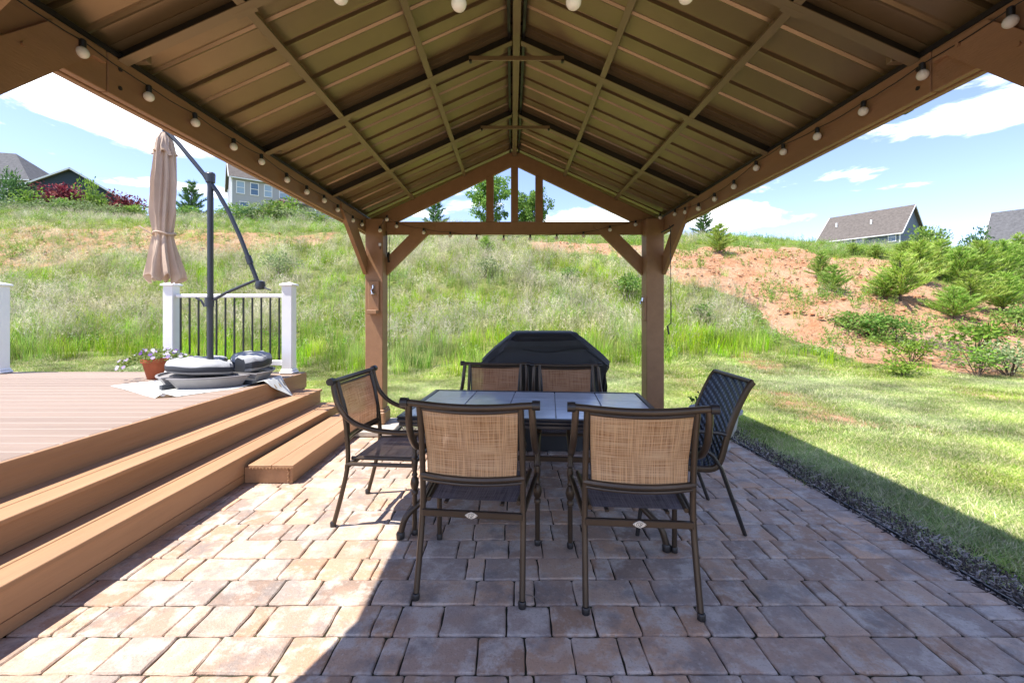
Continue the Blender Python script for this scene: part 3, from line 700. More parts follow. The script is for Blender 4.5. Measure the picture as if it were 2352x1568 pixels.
def build_base():
    CX, CY = UX + .04, UY + .08
    t = thing('umbrella_base', (UX, UY, DZ), 'round grey plastic umbrella base tray in four segments', 'umbrella base')
    for k in range(4):
        a0 = R(-23 + 90 * k + 4); a1 = R(-23 + 90 * (k + 1) - 4); n = 10; b = MB(); rings = []
        def ring(ri, ro, z, ins):
            A0, A1 = a0 + ins, a1 - ins; p = []
            for i in range(n + 1): a = A0 + (A1 - A0) * i / n; p.append((CX + ro * .96 * math.cos(a), CY + ro * .96 * math.sin(a), z))
            for i in range(n + 1): a = A1 - (A1 - A0) * i / n; p.append((CX + ri * math.cos(a), CY + ri * math.sin(a), z))
            return p
        L = [ring(.16, .49, DZ + .008, .07), ring(.10, .555, DZ + .100, .02), ring(.09, .57, DZ + .104, .0), ring(.09, .57, DZ + .116, .0), ring(.11, .55, DZ + .117, .015), ring(.12, .54, DZ + .095, .03)]
        vs = [q for r in L for q in r]; m = 2 * (n + 1); fs = []
        for i in range(len(L) - 1):
            for j in range(m): fs.append((i * m + j, i * m + (j + 1) % m, (i + 1) * m + (j + 1) % m, (i + 1) * m + j))
        fs.append(tuple(range(m - 1, -1, -1))); fs.append(tuple((len(L) - 1) * m + j for j in range(m))); b.add(vs, fs); b.build('tray_segment', 'tray_plastic', t, True)
    for a in (-23, 67):
        d = Vector((math.cos(R(a)), math.sin(R(a)), 0)); c = Vector((CX, CY, DZ + .028)); b = MB(); b.beam(c - d * .57, c + d * .57, .05, .045, c=.004); b.build('cross_bar', 'graphite', t)
build_base()
def build_bag(name, a0, a1, r0, ox, oy, z, tall, lb):
    cx, cy_ = UX + ox, UY + oy; b = MB(); n = 30; m = 24; vs = []
    for i in range(n + 1):
        t = i / n; a = R(a0 + (a1 - a0) * t); e = min(t, 1 - t) * n; k = min(1, .62 + .38 * math.sqrt(max(0, min(1, e / 2.5)))) if e > 0 else .5
        w = .198 * k; h = tall * (.75 + .25 * k) * (1 + .05 * math.sin(t * 31)); cr = r0
        for j in range(m):
            q = 2 * math.pi * j / m; c_, s_ = math.cos(q), math.sin(q)
            px = (abs(c_) ** .55) * (1 if c_ > 0 else -1) * w; pz = (abs(s_) ** .62) * (1 if s_ > 0 else -1) * h
            if s_ > .3: pz += (.007 * math.sin(t * 47 + j * 2.1) + .006 * math.sin(t * 90 + j)) + .012 * (1 - abs(c_) ** 3)
            rr = cr + px; vs.append((cx + rr * math.cos(a), cy_ + rr * math.sin(a), z + h + pz + .02 * math.sin(t * 3)))
    fs = []
    b.add(vs, [])
    for i in range(n):
        for j in range(m):
            b.f.append((i * m + j, i * m + (j + 1) % m, (i + 1) * m + (j + 1) % m, (i + 1) * m + j)); b.m.append(1 if j in (0, m - 1, m // 2, m // 2 - 1) else 0)
    b.f.append(tuple(range(m))); b.m.append(1); b.f.append(tuple(n * m + j for j in range(m - 1, -1, -1))); b.m.append(1)
    o = b.build(name, ['bag_grey', 'bag_dark'], None, True, origin=(cx, cy_, z)); tag(o, lb, 'sandbag', 'umbrella base weight bags')
    q = MB()
    ang = R(a0 + (a1 - a0) * .35); p = Vector((cx + (r0 + .06) * math.cos(ang), cy_ + (r0 + .06) * math.sin(ang), z + 2 * tall + .01))
    q.tube([p + Vector((-.05, 0, -.012)), p + Vector((-.02, 0, .008)), p + Vector((.02, 0, .008)), p + Vector((.05, 0, -.012))], .007, 6)
    q.build('strap', 'bag_dark', o, True)
build_bag('weight_bag', 112, 322, .285, .03, .11, DZ + .112, .062, 'grey U shaped weight bag on the left front of the umbrella base')
build_bag('weight_bag', -28, 96, .25, .09, .13, DZ + .113, .080, 'grey weight bag with black strap on the right rear of the umbrella base')
def build_mat():
    A = Vector((-3.11, 3.84, 0)); B = Vector((-4.18, 4.53, 0)); C = Vector((-2.47, 4.92, 0)); D = Vector((-3.62, 5.42, 0))
    def z(x, y, u, v):
        h = DZ + .003 + .002 * math.sin(9 * x + 4 * y)
        if x > -2.78: h += .035 * sstep((x + 2.78) / .12) * (1 - sstep((x + 2.64) / .05)) * sstep((v - .3) * 2) + 0
        if x > -2.64: h = h - (x + 2.64) * 1.1
        return h
    def top(u, v):
        p = A * (1 - u) * (1 - v) + B * u * (1 - v) + C * (1 - u) * v + D * u * v
        c = max(0, .09 - (u * 1.2 + v * .9)) ; zz = z(p.x, p.y, u, v) + c * .45
        return (p.x - c * .3, p.y + c * .8, zz)
    b = MB(); b.grid(top, 26, 30); n = len(b.v); b.mi = 1
    b.add([(x, y, zz - .0035) for x, y, zz in b.v], [tuple(reversed(f)) for f in b.f])
    tag(b.build('floor_mat', ['mat_white', 'mat_back'], None, True, origin=(-3.3, 4.6, DZ)), 'white mat under the umbrella base, its corner drooping over the deck edge', 'mat')
build_mat()
def leafpatch(b, p, d, L, w, fold=.2):
    """one leaf: four-vertex kite folded along its rib"""
    d = d.normalized(); a = Vector((random.gauss(0, 1), random.gauss(0, 1), random.gauss(0, 1))); s = d.cross(a).normalized(); n = s.cross(d)
    b.add([p, p + d * L * .5 + s * w / 2 + n * w * fold, p + d * L, p + d * L * .5 - s * w / 2 + n * w * fold], [(0, 1, 2), (0, 2, 3)])
def rv(s=1.): return Vector((random.gauss(0, s), random.gauss(0, s), random.gauss(0, s)))
def build_flowers():
    x, y = -4.12, 5.02
    t = thing('flower_pot', (x, y, DZ), 'terracotta pot beside the umbrella base on the deck', 'flower pot')
    b = MB(); b.lathe([(.07, .002), (.115, .19), (.13, .19), (.13, .225), (.115, .225), (.11, .20)], (x, y, DZ), 22); b.build('pot', 'terracotta', t, True)
    b = MB(); b.lathe([(.10, .18), (.0, .185)], (x, y, DZ), 16, False); b.build('potting_soil', 'mulch_bed', t)
    f = thing('pansy_plant', (x, y, DZ + .18), 'trailing pansies with lavender and violet flowers in the terracotta pot', 'plant')
    b = MB()
    for i in range(420):
        a = random.uniform(0, 6.283); r = .31 * math.sqrt(random.random()); h = .25 + .09 * (1 - (r / .34) ** 2) * random.random() - (.12 if math.cos(a) < -.2 else .05) * (r / .34) ** 2 + random.uniform(-.03, .03)
        g = random.random(); b.col = (.10 + .16 * g, .17 + .14 * g, .03 + .03 * g)
        leafpatch(b, Vector((x + r * math.cos(a), y + r * math.sin(a), DZ + h)), Vector((math.cos(a), math.sin(a), .4)) + rv(.5), random.uniform(.03, .055), .022)
    b.build('foliage', 'leaf', f, col=True)
    for i in range(52):
        a = random.uniform(0, 6.283); r = .36 * math.sqrt(random.random()); h = .30 + .05 * random.random() - (.17 if math.cos(a) < -.2 else .08) * (r / .36) ** 2.2
        c = random.choice(((.40, .30, .58), (.48, .40, .64), (.62, .58, .68), (.12, .04, .26), (.44, .34, .6), (.2, .1, .4)))
        b = MB(); ctr = Vector((x + r * math.cos(a), y + r * math.sin(a), DZ + h)); n = Vector((math.cos(a) * .6, math.sin(a) * .6 - .5, .8)).normalized(); s = n.cross(Vector((0, 0, 1))).normalized(); w = n.cross(s)
        for k in range(5):
            q = 6.283 * k / 5 + .3; dd = (s * math.cos(q) + w * math.sin(q)); tt = n.cross(dd); b.col = c if k < 3 else tuple(v * .85 for v in c); R_ = .024
            b.add([ctr, ctr + dd * R_ * .6 + tt * R_ * .45, ctr + dd * R_ + n * .003, ctr + dd * R_ * .6 - tt * R_ * .45], [(0, 1, 2), (0, 2, 3)])
        b.col = (.7, .5, .05); b.add([ctr + n * .004 + s * .004, ctr + n * .004 - s * .004, ctr + n * .004 + w * .005], [(0, 1, 2)])
        b.build('blossom', 'petal', f, col=True)
build_flowers()

# ------------------------------------------------------------------ dining chairs
def bez(P, n=10):
    P = [Vector(p) for p in P]; out = []
    for i in range(len(P) - 1):
        p0 = P[max(i - 1, 0)]; p1 = P[i]; p2 = P[i + 1]; p3 = P[min(i + 2, len(P) - 1)]
        for k in range(n):
            t = k / n; out.append(.5 * ((2 * p1) + (p2 - p0) * t + (2 * p0 - 5 * p1 + 4 * p2 - p3) * t * t + (3 * p1 - p0 - 3 * p2 + p3) * t ** 3))
    out.append(P[-1]); return out
def build_chair():
    """local axes: x across, y forward, z up; origin between the rear feet"""
    t = thing('dining_chair', (0, 0, 0), '', 'chair')
    br = 'bronze'; W2 = .25
    prof = [(-.02, 0), (.035, .20), (.075, .40), (.065, .60), (.035, .78), (.0, .915)]   # y,z of the rear upright
    for s in (-1, 1):
        b = MB(); b.tube(bez([(s * (W2 - .008 * (z / .9)), y, z) for y, z in prof], 5), .0145, 10); lg = b.build('rear_leg', br, t, True)
        b = MB(); b.lathe([(.018, 0), (.019, .025), (.0155, .03)], (s * W2, -.02, 0), 10); b.build('foot_cap', 'dark_bronze', lg, True)
        # turned front leg
        x = s * .29; y = .52
        pr = [(.0145, .0), (.0145, .24), (.020, .245), (.020, .262), (.014, .27), (.022, .285), (.027, .31), (.022, .335), (.014, .35), (.019, .36), (.013, .375), (.017, .40), (.020, .43), (.014, .455), (.021, .465), (.013, .48), (.0135, .60)]
        b = MB(); b.lathe(pr, (x, y, 0), 12); lg = b.build('front_leg', br, t, True)
        b = MB(); b.lathe([(.018, 0), (.019, .025), (.0155, .03)], (x, y, 0), 10); b.build('foot_cap', 'dark_bronze', lg, True)
        b = MB(); b.tube(bez([(s * .292, .002, .905), (s * .296, .015, .84), (s * .30, .05, .75), (s * .302, .13, .672), (s * .30, .25, .628), (s * .295, .38, .612), (s * .292, .50, .612), (s * .292, .565, .622), (s * .292, .585, .655), (s * .292, .56, .675), (s * .292, .54, .655)], 5), .0165, 10); b.build('armrest', br, t, True)
        b = MB(); b.tube([(s * W2, .07, .395), (s * .285, .52, .41)], .013, 8); b.build('side_rail', br, t, True)
        b = MB(); b.lathe([(.023, -.02), (.023, .02)], (0, 0, 0), 12); b.v = [(s * .313 + z * .9, x_, .915 + y_) for x_, y_, z in b.v]; b.build('end_cap', 'dark_bronze', t, True)
    bow = lambda x, d: -d * (1 - (x / .25) ** 2)
    b = MB(); b.tube([(x, .0 + bow(min(max(x, -.25), .25), .028), .915 - .012 * (1 - min(1, (x / .3) ** 2))) for x in np.linspace(-.318, .318, 17)], .0165, 10); b.build('top_bar', br, t, True)
    b = MB(); b.tube([(x, .012 + bow(x, .03), .888 - .012 * (1 - (x / .25) ** 2)) for x in np.linspace(-.245, .245, 13)], .009, 8); b.build('sling_bar', br, t, True)
    for zz, r in ((.555, .015), (.532, .008)):
        b = MB(); b.tube([(x, .068 + bow(x, .038), zz - .006 * (1 - (x / .25) ** 2)) for x in np.linspace(-.25, .25, 13)], r, 8); b.build('lower_bar', br, t, True)
    for s in (-1, 1):
        b = MB(); b.tube([(s * .232, .006, .885), (s * .224, .04, .78), (s * .217, .066, .66), (s * .214, .068, .565)], .006, 6); b.build('sling_rod', 'dark_bronze', t, True)
    def back(u, v):
        z = .885 - v * .325; hw = .229 - .014 * v; x = (u * 2 - 1) * hw; y = np.interp(z, [.55, .66, .78, .89], [.068, .068, .04, .008])
        return (x, float(y) + bow(x, .034), z - .012 * (1 - (x / .25) ** 2) * (1 - v))
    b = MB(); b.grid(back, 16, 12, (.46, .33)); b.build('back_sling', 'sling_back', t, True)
    def seat(u, v):
        y = .10 + v * .41; hw = .215 + .03 * v; x = (u * 2 - 1) * hw; return (x, y, .425 + .012 * v - .018 * math.sin(math.pi * u) * math.sin(math.pi * min(1, v * 1.1)) - (.03 * sstep((v - .93) / .07)))
    b = MB(); b.grid(seat, 12, 14, (.46, .42)); b.build('seat_sling', 'sling_seat', t, True)
    for s in (-1, 1):
        b = MB(); b.tube([(s * .222, .09, .424), (s * .25, .50, .436)], .012, 8); b.build('seat_rod', br, t, True)
    b = MB(); b.beam((-.25, .5, .415), (.25, .5, .415), .03, .02); b.build('front_rail', br, t)
    b = MB(); b.beam((-.245, .062, .372), (.245, .062, .372), .022, .032); b.build('rear_rail', br, t)
    b = MB(); b.beam((-.14, .10, .405), (-.14, .5, .405), .02, .012); b.beam((.14, .10, .405), (.14, .5, .405), .02, .012); b.build('seat_brace', br, t)
    # small pale emblem plate on the rear rail
    q = MB(); n = 28; ring = []
    for k in range(n):
        a = 6.2832 * k / n; c, s_ = math.cos(a), math.sin(a); den = (abs(c) ** 1.25 + abs(s_) ** 1.25) ** (1 / 1.25); ring.append((.031 * c / den, .0165 * s_ / den))
    vs = [(x, .050, .372 + z) for x, z in ring] + [(x * .94, .0455, .372 + z * .92) for x, z in ring]
    q.add(vs, [(i, (i + 1) % n, n + (i + 1) % n, n + i) for i in range(n)] + [tuple(range(2 * n - 1, n - 1, -1))]); em = q.build('emblem', 'emblem_ivory', t)
    q = MB()
    q.tube([(.0145 * math.cos(a), .0452, .372 + .0105 * math.sin(a)) for a in np.linspace(.2, 3.9, 14)], .0011, 5)
    q.tube([(-.007, .0452, .376), (-.006, .0452, .369), (0, .0452, .367)], .0011, 5); q.tube([(-.001, .0452, .376), (.004, .0452, .377), (.003, .0452, .371), (.003, .0452, .366)], .0011, 5)
    q.tube([(.006, .0452, .367), (.008, .0452, .376), (.0105, .0452, .368)], .0011, 5); q.tube([(-.006, .0452, .362), (0, .0452, .3645), (.006, .0452, .362)], .0014, 5)
    for s in (-1, 1): q.tube([(s * .024, .0452, .372), (s * .0245, .044, .372)], .0018, 6)
    q.build('emblem_mark', 'emblem_mark', em)
    return t
ch = build_chair(); index_kids(ch)
CH = [(-.200, 2.030, -6.5, 1, 'brown sling dining chair at the near left of the table, seen from behind'),
      (.580, 1.943, -4.5, 1, 'brown sling dining chair at the near right of the table, seen from behind'),
      (-1.075, 2.975, -96, 1, 'brown sling dining chair at the left end of the table, side on beside the steps'),
      (-.150, 3.93, 176, .955, 'brown sling dining chair behind the table on the left, facing the viewer'),
      (.475, 3.83, 178, .955, 'brown sling dining chair behind the table on the right, in front of the grill')]
for i, (x, y, a, sc, lb) in enumerate(CH):
    c = ch if i == 0 else copy_tree(ch)
    c.location = (x, y, .002); c.rotation_euler = (0, 0, R(a)); c.scale = (sc, sc, sc); tag(c, lb, 'chair', 'brown sling dining chairs around the table')

# ------------------------------------------------------------------ wicker chair (faces -x)
def build_wicker():
    t = thing('wicker_chair', (1.25, 2.87, 0), 'black woven wicker chair at the right end of the table', 'chair', rz=R(90))
    pr = bez([(.50, .405), (.47, .43), (.35, .425), (.15, .405), (.04, .405), (-.01, .46), (-.05, .60), (-.10, .75), (-.165, .88), (-.20, .925)] and [(0, .50, .405), (0, .47, .43), (0, .35, .425), (0, .15, .405), (0, .04, .405), (0, -.005, .46), (0, -.045, .60), (0, -.10, .75), (0, -.165, .88), (0, -.20, .925)], 5)
    W2 = .235; m = len(pr)
    b = MB()
    Ls = [0]
    for i in range(1, m): Ls.append(Ls[-1] + (pr[i] - pr[i - 1]).length)
    def fn(u, v):
        s = v * Ls[-1]; i = min(m - 2, int(np.searchsorted(Ls, s, 'right')) - 1); k = (s - Ls[i]) / (Ls[i + 1] - Ls[i] + 1e-9); p = pr[i] + (pr[i + 1] - pr[i]) * k
        bw = .018 * (1 - (2 * u - 1) ** 2); return ((2 * u - 1) * W2, p.y - (bw if v > .5 else 0), p.z - (bw if v <= .5 else 0))
    b.grid(fn, 16, 50, (.47, Ls[-1])); n0 = len(b.v); fs0 = list(b.f); uv0 = dict(b.uv)
    b.add([(x, y - .012, z - .010) for x, y, z in b.v[:n0]], [tuple(reversed(f)) for f in fs0])
    for k, v in uv0.items(): b.uv[k + n0] = v
    b.build('woven_shell', 'wicker_weave', t, True, origin=(0, 0, 0))
    for s in (-1, 1):
        b = MB(); b.tube([(s * (W2 + .006), p.y - .006, p.z - .005) for p in pr], .016, 8, ry=1.3); b.build('side_rail', 'bronze', t, True, origin=(0, 0, 0))
        b = MB(); b.tube([(s * (W2 + .012), .12, .54), (s * (W2 + .015), .04, .48), (s * (W2 + .015), -.01, .40), (s * (W2 + .012), -.155, .0)], .0125, 8); b.build('rear_leg', 'dark_bronze', t, True, origin=(0, 0, 0))
        b = MB(); b.tube([(s * (W2 + .01), .44, .42), (s * (W2 + .012), .495, .0)], .0125, 8); b.build('front_leg', 'dark_bronze', t, True, origin=(0, 0, 0))
        b = MB(); b.tube(bez([(s * (W2 + .012), .47, .42), (s * (W2 + .02), .46, .58), (s * (W2 + .02), .36, .63), (s * (W2 + .012), .05, .62), (s * (W2 + .006), -.05, .60)], 5), .0125, 8); b.build('armrest', 'dark_bronze', t, True, origin=(0, 0, 0))
    for (y, z) in ((.497, .40), (-.20, .922)):
        b = MB(); b.tube([(-W2, y, z), (W2, y, z)], .015, 8); b.build('cross_rail', 'bronze', t, True, origin=(0, 0, 0))
build_wicker()

# ------------------------------------------------------------------ table
def build_table():
    t = thing('dining_table', (.14, 2.93, 0), 'rectangular dark framed patio table with grey tile top', 'table', rz=R(-5))
    L, Wd, z = .785, .44, .73; O = dict(origin=(0, 0, 0))
    b = MB(); b.box(-L, L, -Wd, Wd, z - .034, z - .010, .008); b.box(-L + .01, L - .01, -Wd + .01, Wd - .01, z - .06, z - .034, .006); b.build('table_frame', 'table_frame', t, **O)
    for (x0, x1, y0, y1) in ((-L, L, -Wd, -Wd + .032), (-L, L, Wd - .032, Wd), (-L, -L + .032, -Wd + .033, Wd - .033), (L - .032, L, -Wd + .033, Wd - .033)):
        b = MB(); b.box(x0, x1, y0, y1, z - .0095, z + .002, .004); b.build('rim', 'table_frame', t, **O)
    tw = (2 * L - .07) / 5; td = (2 * Wd - .07) / 3; me = None
    for i in range(5):
        for j in range(3):
            if me is None: b = MB(); b.box(-tw / 2 + .003, tw / 2 - .003, -td / 2 + .003, td / 2 - .003, -.009, 0, .002); me = b.mesh('tile', 'table_tile')
            o = bpy.data.objects.new('tile', me); COL.objects.link(o); o.parent = t; o.location = (-L + .035 + tw * (i + .5), -Wd + .035 + td * (j + .5), z + random.uniform(-.0006, .0006))
    for sx in (-1, 1):
        for sy in (-1, 1):
            b = MB(); b.tube(bez([(sx * .62, sy * .30, z - .06), (sx * .60, sy * .29, .50), (sx * .60, sy * .29, .33), (sx * .64, sy * .32, .22), (sx * .735, sy * .385, .13), (sx * .765, sy * .405, .05), (sx * .77, sy * .41, .0)], 6), .019, 10); lg = b.build('leg', 'bronze', t, True, **O)
            b = MB(); b.lathe([(.024, 0), (.026, .03), (.02, .04)], (sx * .77, sy * .41, 0), 12); b.build('foot_cap', 'dark_bronze', lg, True, **O)
        b = MB(); b.tube([(sx * .60, -.29, .36), (sx * .60, .29, .36)], .014, 8); b.build('stretcher', 'bronze', t, True, **O)
    b = MB(); b.beam((-.60, 0, .36), (.60, 0, .36), .02, .034); b.build('stretcher', 'bronze', t, **O)
build_table()

# ------------------------------------------------------------------ covered grill
def build_grill():
    cx, cy_ = .325, 4.47
    t = thing('covered_grill', (cx, cy_, 0), 'barbecue grill under a fitted black cover behind the table', 'grill')
    lv = [(0.0, .60, .27), (.25, .605, .27), (.55, .61, .275), (.74, .615, .285), (.795, .64, .30), (.835, .645, .30), (.90, .585, .285), (1.0, .475, .262), (1.06, .405, .262), (1.105, .345, .235), (1.13, .325, .20), (1.138, .30, .16)]
    n = 72; b = MB(); vs = []; fs = []
    def pt(z, hw, hd, a):
        c, s = math.cos(a), math.sin(a); x = hw * (abs(c) ** .32) * (1 if c > 0 else -1); y = hd * (abs(s) ** .32) * (1 if s > 0 else -1)
        wr = .010 * math.sin(7 * a + z * 9) + .006 * math.sin(17 * a + z * 23 + 2) + .01 * (vnoise(a * 3, z * 8, 1.5, 4) - .5)
        wr *= (1.9 - z * .7)
        if z < .7 and s < 0: y += .012 * math.sin(a * 31)
        return (cx + x * (1 + wr), cy_ + y * (1 + 2.2 * wr) - (.02 if (s < -.3 and .97 < z < 1.07) else 0), z + (.008 * math.sin(a * 5 + 1) if .7 < z < 1.1 else 0) + .003)
    L2 = []
    for i in range(len(lv) - 1):
        m = 3 if lv[i + 1][0] - lv[i][0] > .04 else 1
        for k in range(m): f = k / m; L2.append(tuple(lv[i][q] + (lv[i + 1][q] - lv[i][q]) * f for q in range(3)))
    L2.append(lv[-1])
    for z, hw, hd in L2:
        for k in range(n): vs.append(pt(z, hw, hd, 6.28318 * (k + .5) / n))
    for i in range(len(L2) - 1):
        for k in range(n): fs.append((i * n + k, i * n + (k + 1) % n, (i + 1) * n + (k + 1) % n, (i + 1) * n + k))
    fs.append(tuple((len(L2) - 1) * n + k for k in range(n))); b.add(vs, fs); cv = b.build('cover', 'grill_cover', t, True)
    b = MB()    # stitched panel seam across the lid, sagging
    b.tube([(cx + x, cy_ - .262 - .012 + .01 * abs(x), .975 - .02 * math.cos(x * 9) ) for x in np.linspace(-.40, .40, 15)], .007, 6); b.build('seam', 'grill_cover', cv, True)
    for s in (-1, 1):
        b = MB(); b.tube([(cx + s * .40, cy_ - .272, .972), (cx + s * .50, cy_ - .285, .90), (cx + s * .61, cy_ - .295, .81)], .005, 6); b.build('seam', 'grill_cover', cv, True)
build_grill()

# ------------------------------------------------------------------ urn planter with plant
def build_urn():
    x, y = 2.01, 4.30
    t = thing('urn_planter', (x, y, 0), 'grey stone urn planter at the right rear edge of the patio', 'planter')
    b = MB(); b.lathe([(.13, .002), (.135, .03), (.10, .055), (.085, .075), (.10, .10), (.15, .14), (.185, .21), (.20, .30), (.205, .345), (.24, .365), (.243, .388), (.222, .392), (.195, .36), (.19, .33)], (x, y, 0), 32); b.build('urn', 'urn_stone', t, True)
    b = MB(); b.lathe([(.192, .345), (.0, .352)], (x, y, 0), 18, False); b.build('potting_soil', 'mulch_bed', t)
    f = thing('potted_plant', (x - .1, y - .03, .35), 'small dark leafy sprig growing in the stone urn', 'plant')
    b = MB()
    for i in range(9):
        a = random.uniform(0, 6.28); p = Vector((x - .06 + .08 * math.cos(a), y - .03 + .08 * math.sin(a), .35)); d = Vector((-.5 + random.uniform(-.5, .5), random.uniform(-.5, .5), 1)).normalized()
        for k in range(11):
            p = p + d * .019; d = (d + rv(.1)).normalized()
            g = random.random(); b.col = (.03 + .06 * g, .07 + .09 * g, .02); leafpatch(b, p, rv(1) + Vector((0, 0, .2)), .04, .028)
    b.build('foliage', 'leaf', f, col=True)
build_urn()

# ------------------------------------------------------------------ string lights
def build_lights():
    def strand(name, pts, lb, sag=.007, bulbs=None, scale=1.):
        """pts: bulb socket tops in order"""
        t = thing(name, pts[0], lb, 'string lights', 'globe string lights along the gazebo beams')
        path = []
        for i in range(len(pts) - 1):
            a, b_ = Vector(pts[i]), Vector(pts[i + 1])
            for k in range(5): f = k / 5; q = a.lerp(b_, f); q.z -= sag * 4 * f * (1 - f) * random.uniform(.8, 1.2); path.append(q)
        path.append(Vector(pts[-1])); b = MB(); b.tube(path, .0022, 6); b.build('cable', 'socket_black', t, True)
        me_b = me_s = None
        for i, p in enumerate(pts):
            if me_b is None:
                b = MB(); prof = [(.0001, -.0665)] + [(.0215 * math.cos(a), -.0455 + .0213 * math.sin(a)) for a in np.linspace(-1.35, 1.1, 11)] + [(.009, -.022), (.009, -.018)]; b.lathe(prof, (0, 0, 0), 16); me_b = b.mesh('bulb', 'bulb_glass', True); autosmooth(me_b)
                b = MB(); b.lathe([(.0105, -.026), (.0115, -.022), (.0115, .002), (.007, .006)], (0, 0, 0), 10); me_s = b.mesh('socket', 'socket_black', True); autosmooth(me_s)
            o = bpy.data.objects.new('bulb', me_b); COL.objects.link(o); o.parent = t; o.location = Vector(p) - Vector(pts[0]); o.rotation_euler = (random.uniform(-.08, .08), random.uniform(-.08, .08), 0)
            s = bpy.data.objects.new('socket', me_s); COL.objects.link(s); s.parent = o
    L = [(-1.652 + random.uniform(0, .006), y, z) for y, z in ((1.36, 2.39), (1.67, 2.385), (1.98, 2.37), (2.26, 2.372), (2.58, 2.366), (2.86, 2.375), (3.18, 2.352), (3.5, 2.352), (3.82, 2.362), (4.12, 2.352), (4.5, 2.330), (4.78, 2.345))]
    strand('string_lights', L, 'white globe string lights along the left beam')
    Rr = [(1.712 - random.uniform(0, .006), y, z) for y, z in ((1.15, 2.42), (1.49, 2.385), (1.815, 2.378), (2.12, 2.366), (2.44, 2.372), (2.75, 2.400), (3.05, 2.395), (3.35, 2.352), (3.67, 2.338), (3.98, 2.33), (4.3, 2.37), (4.57, 2.41))]
    strand('string_lights', Rr, 'white globe string lights along the right beam')
    B = []
    for (px, py, Y) in ((872, 520, 4.94), (889, 495, 4.95), (911, 511, 5.09), (973, 525, 5.09), (1034, 533, 5.09), (1095, 539, 5.09), (1157, 541, 5.09), (1218, 540, 5.09), (1279, 538, 5.09), (1340, 533, 5.09), (1401, 519, 5.09), (1460, 507, 5.09), (1516, 491, 4.93)):
        B.append(((px - 1176) * Y / 1000, Y, H + (714 - py) * Y / 1000))
    strand('string_lights', B, 'white globe string lights hanging across the rear tie beam', .012)
    F = [(-1.45, 1.10, 2.36), (-1.09, 1.16, 2.31), (-.80, 1.18, 2.28), (-.47, 1.19, 2.255), (-.148, 1.2, 2.243), (.167, 1.2, 2.247), (.477, 1.2, 2.262), (.80, 1.19, 2.29), (1.12, 1.16, 2.33), (1.42, 1.10, 2.38)]
    strand('string_lights', F, 'white globe string lights across the front at the top edge of the photo', .02)
build_lights()

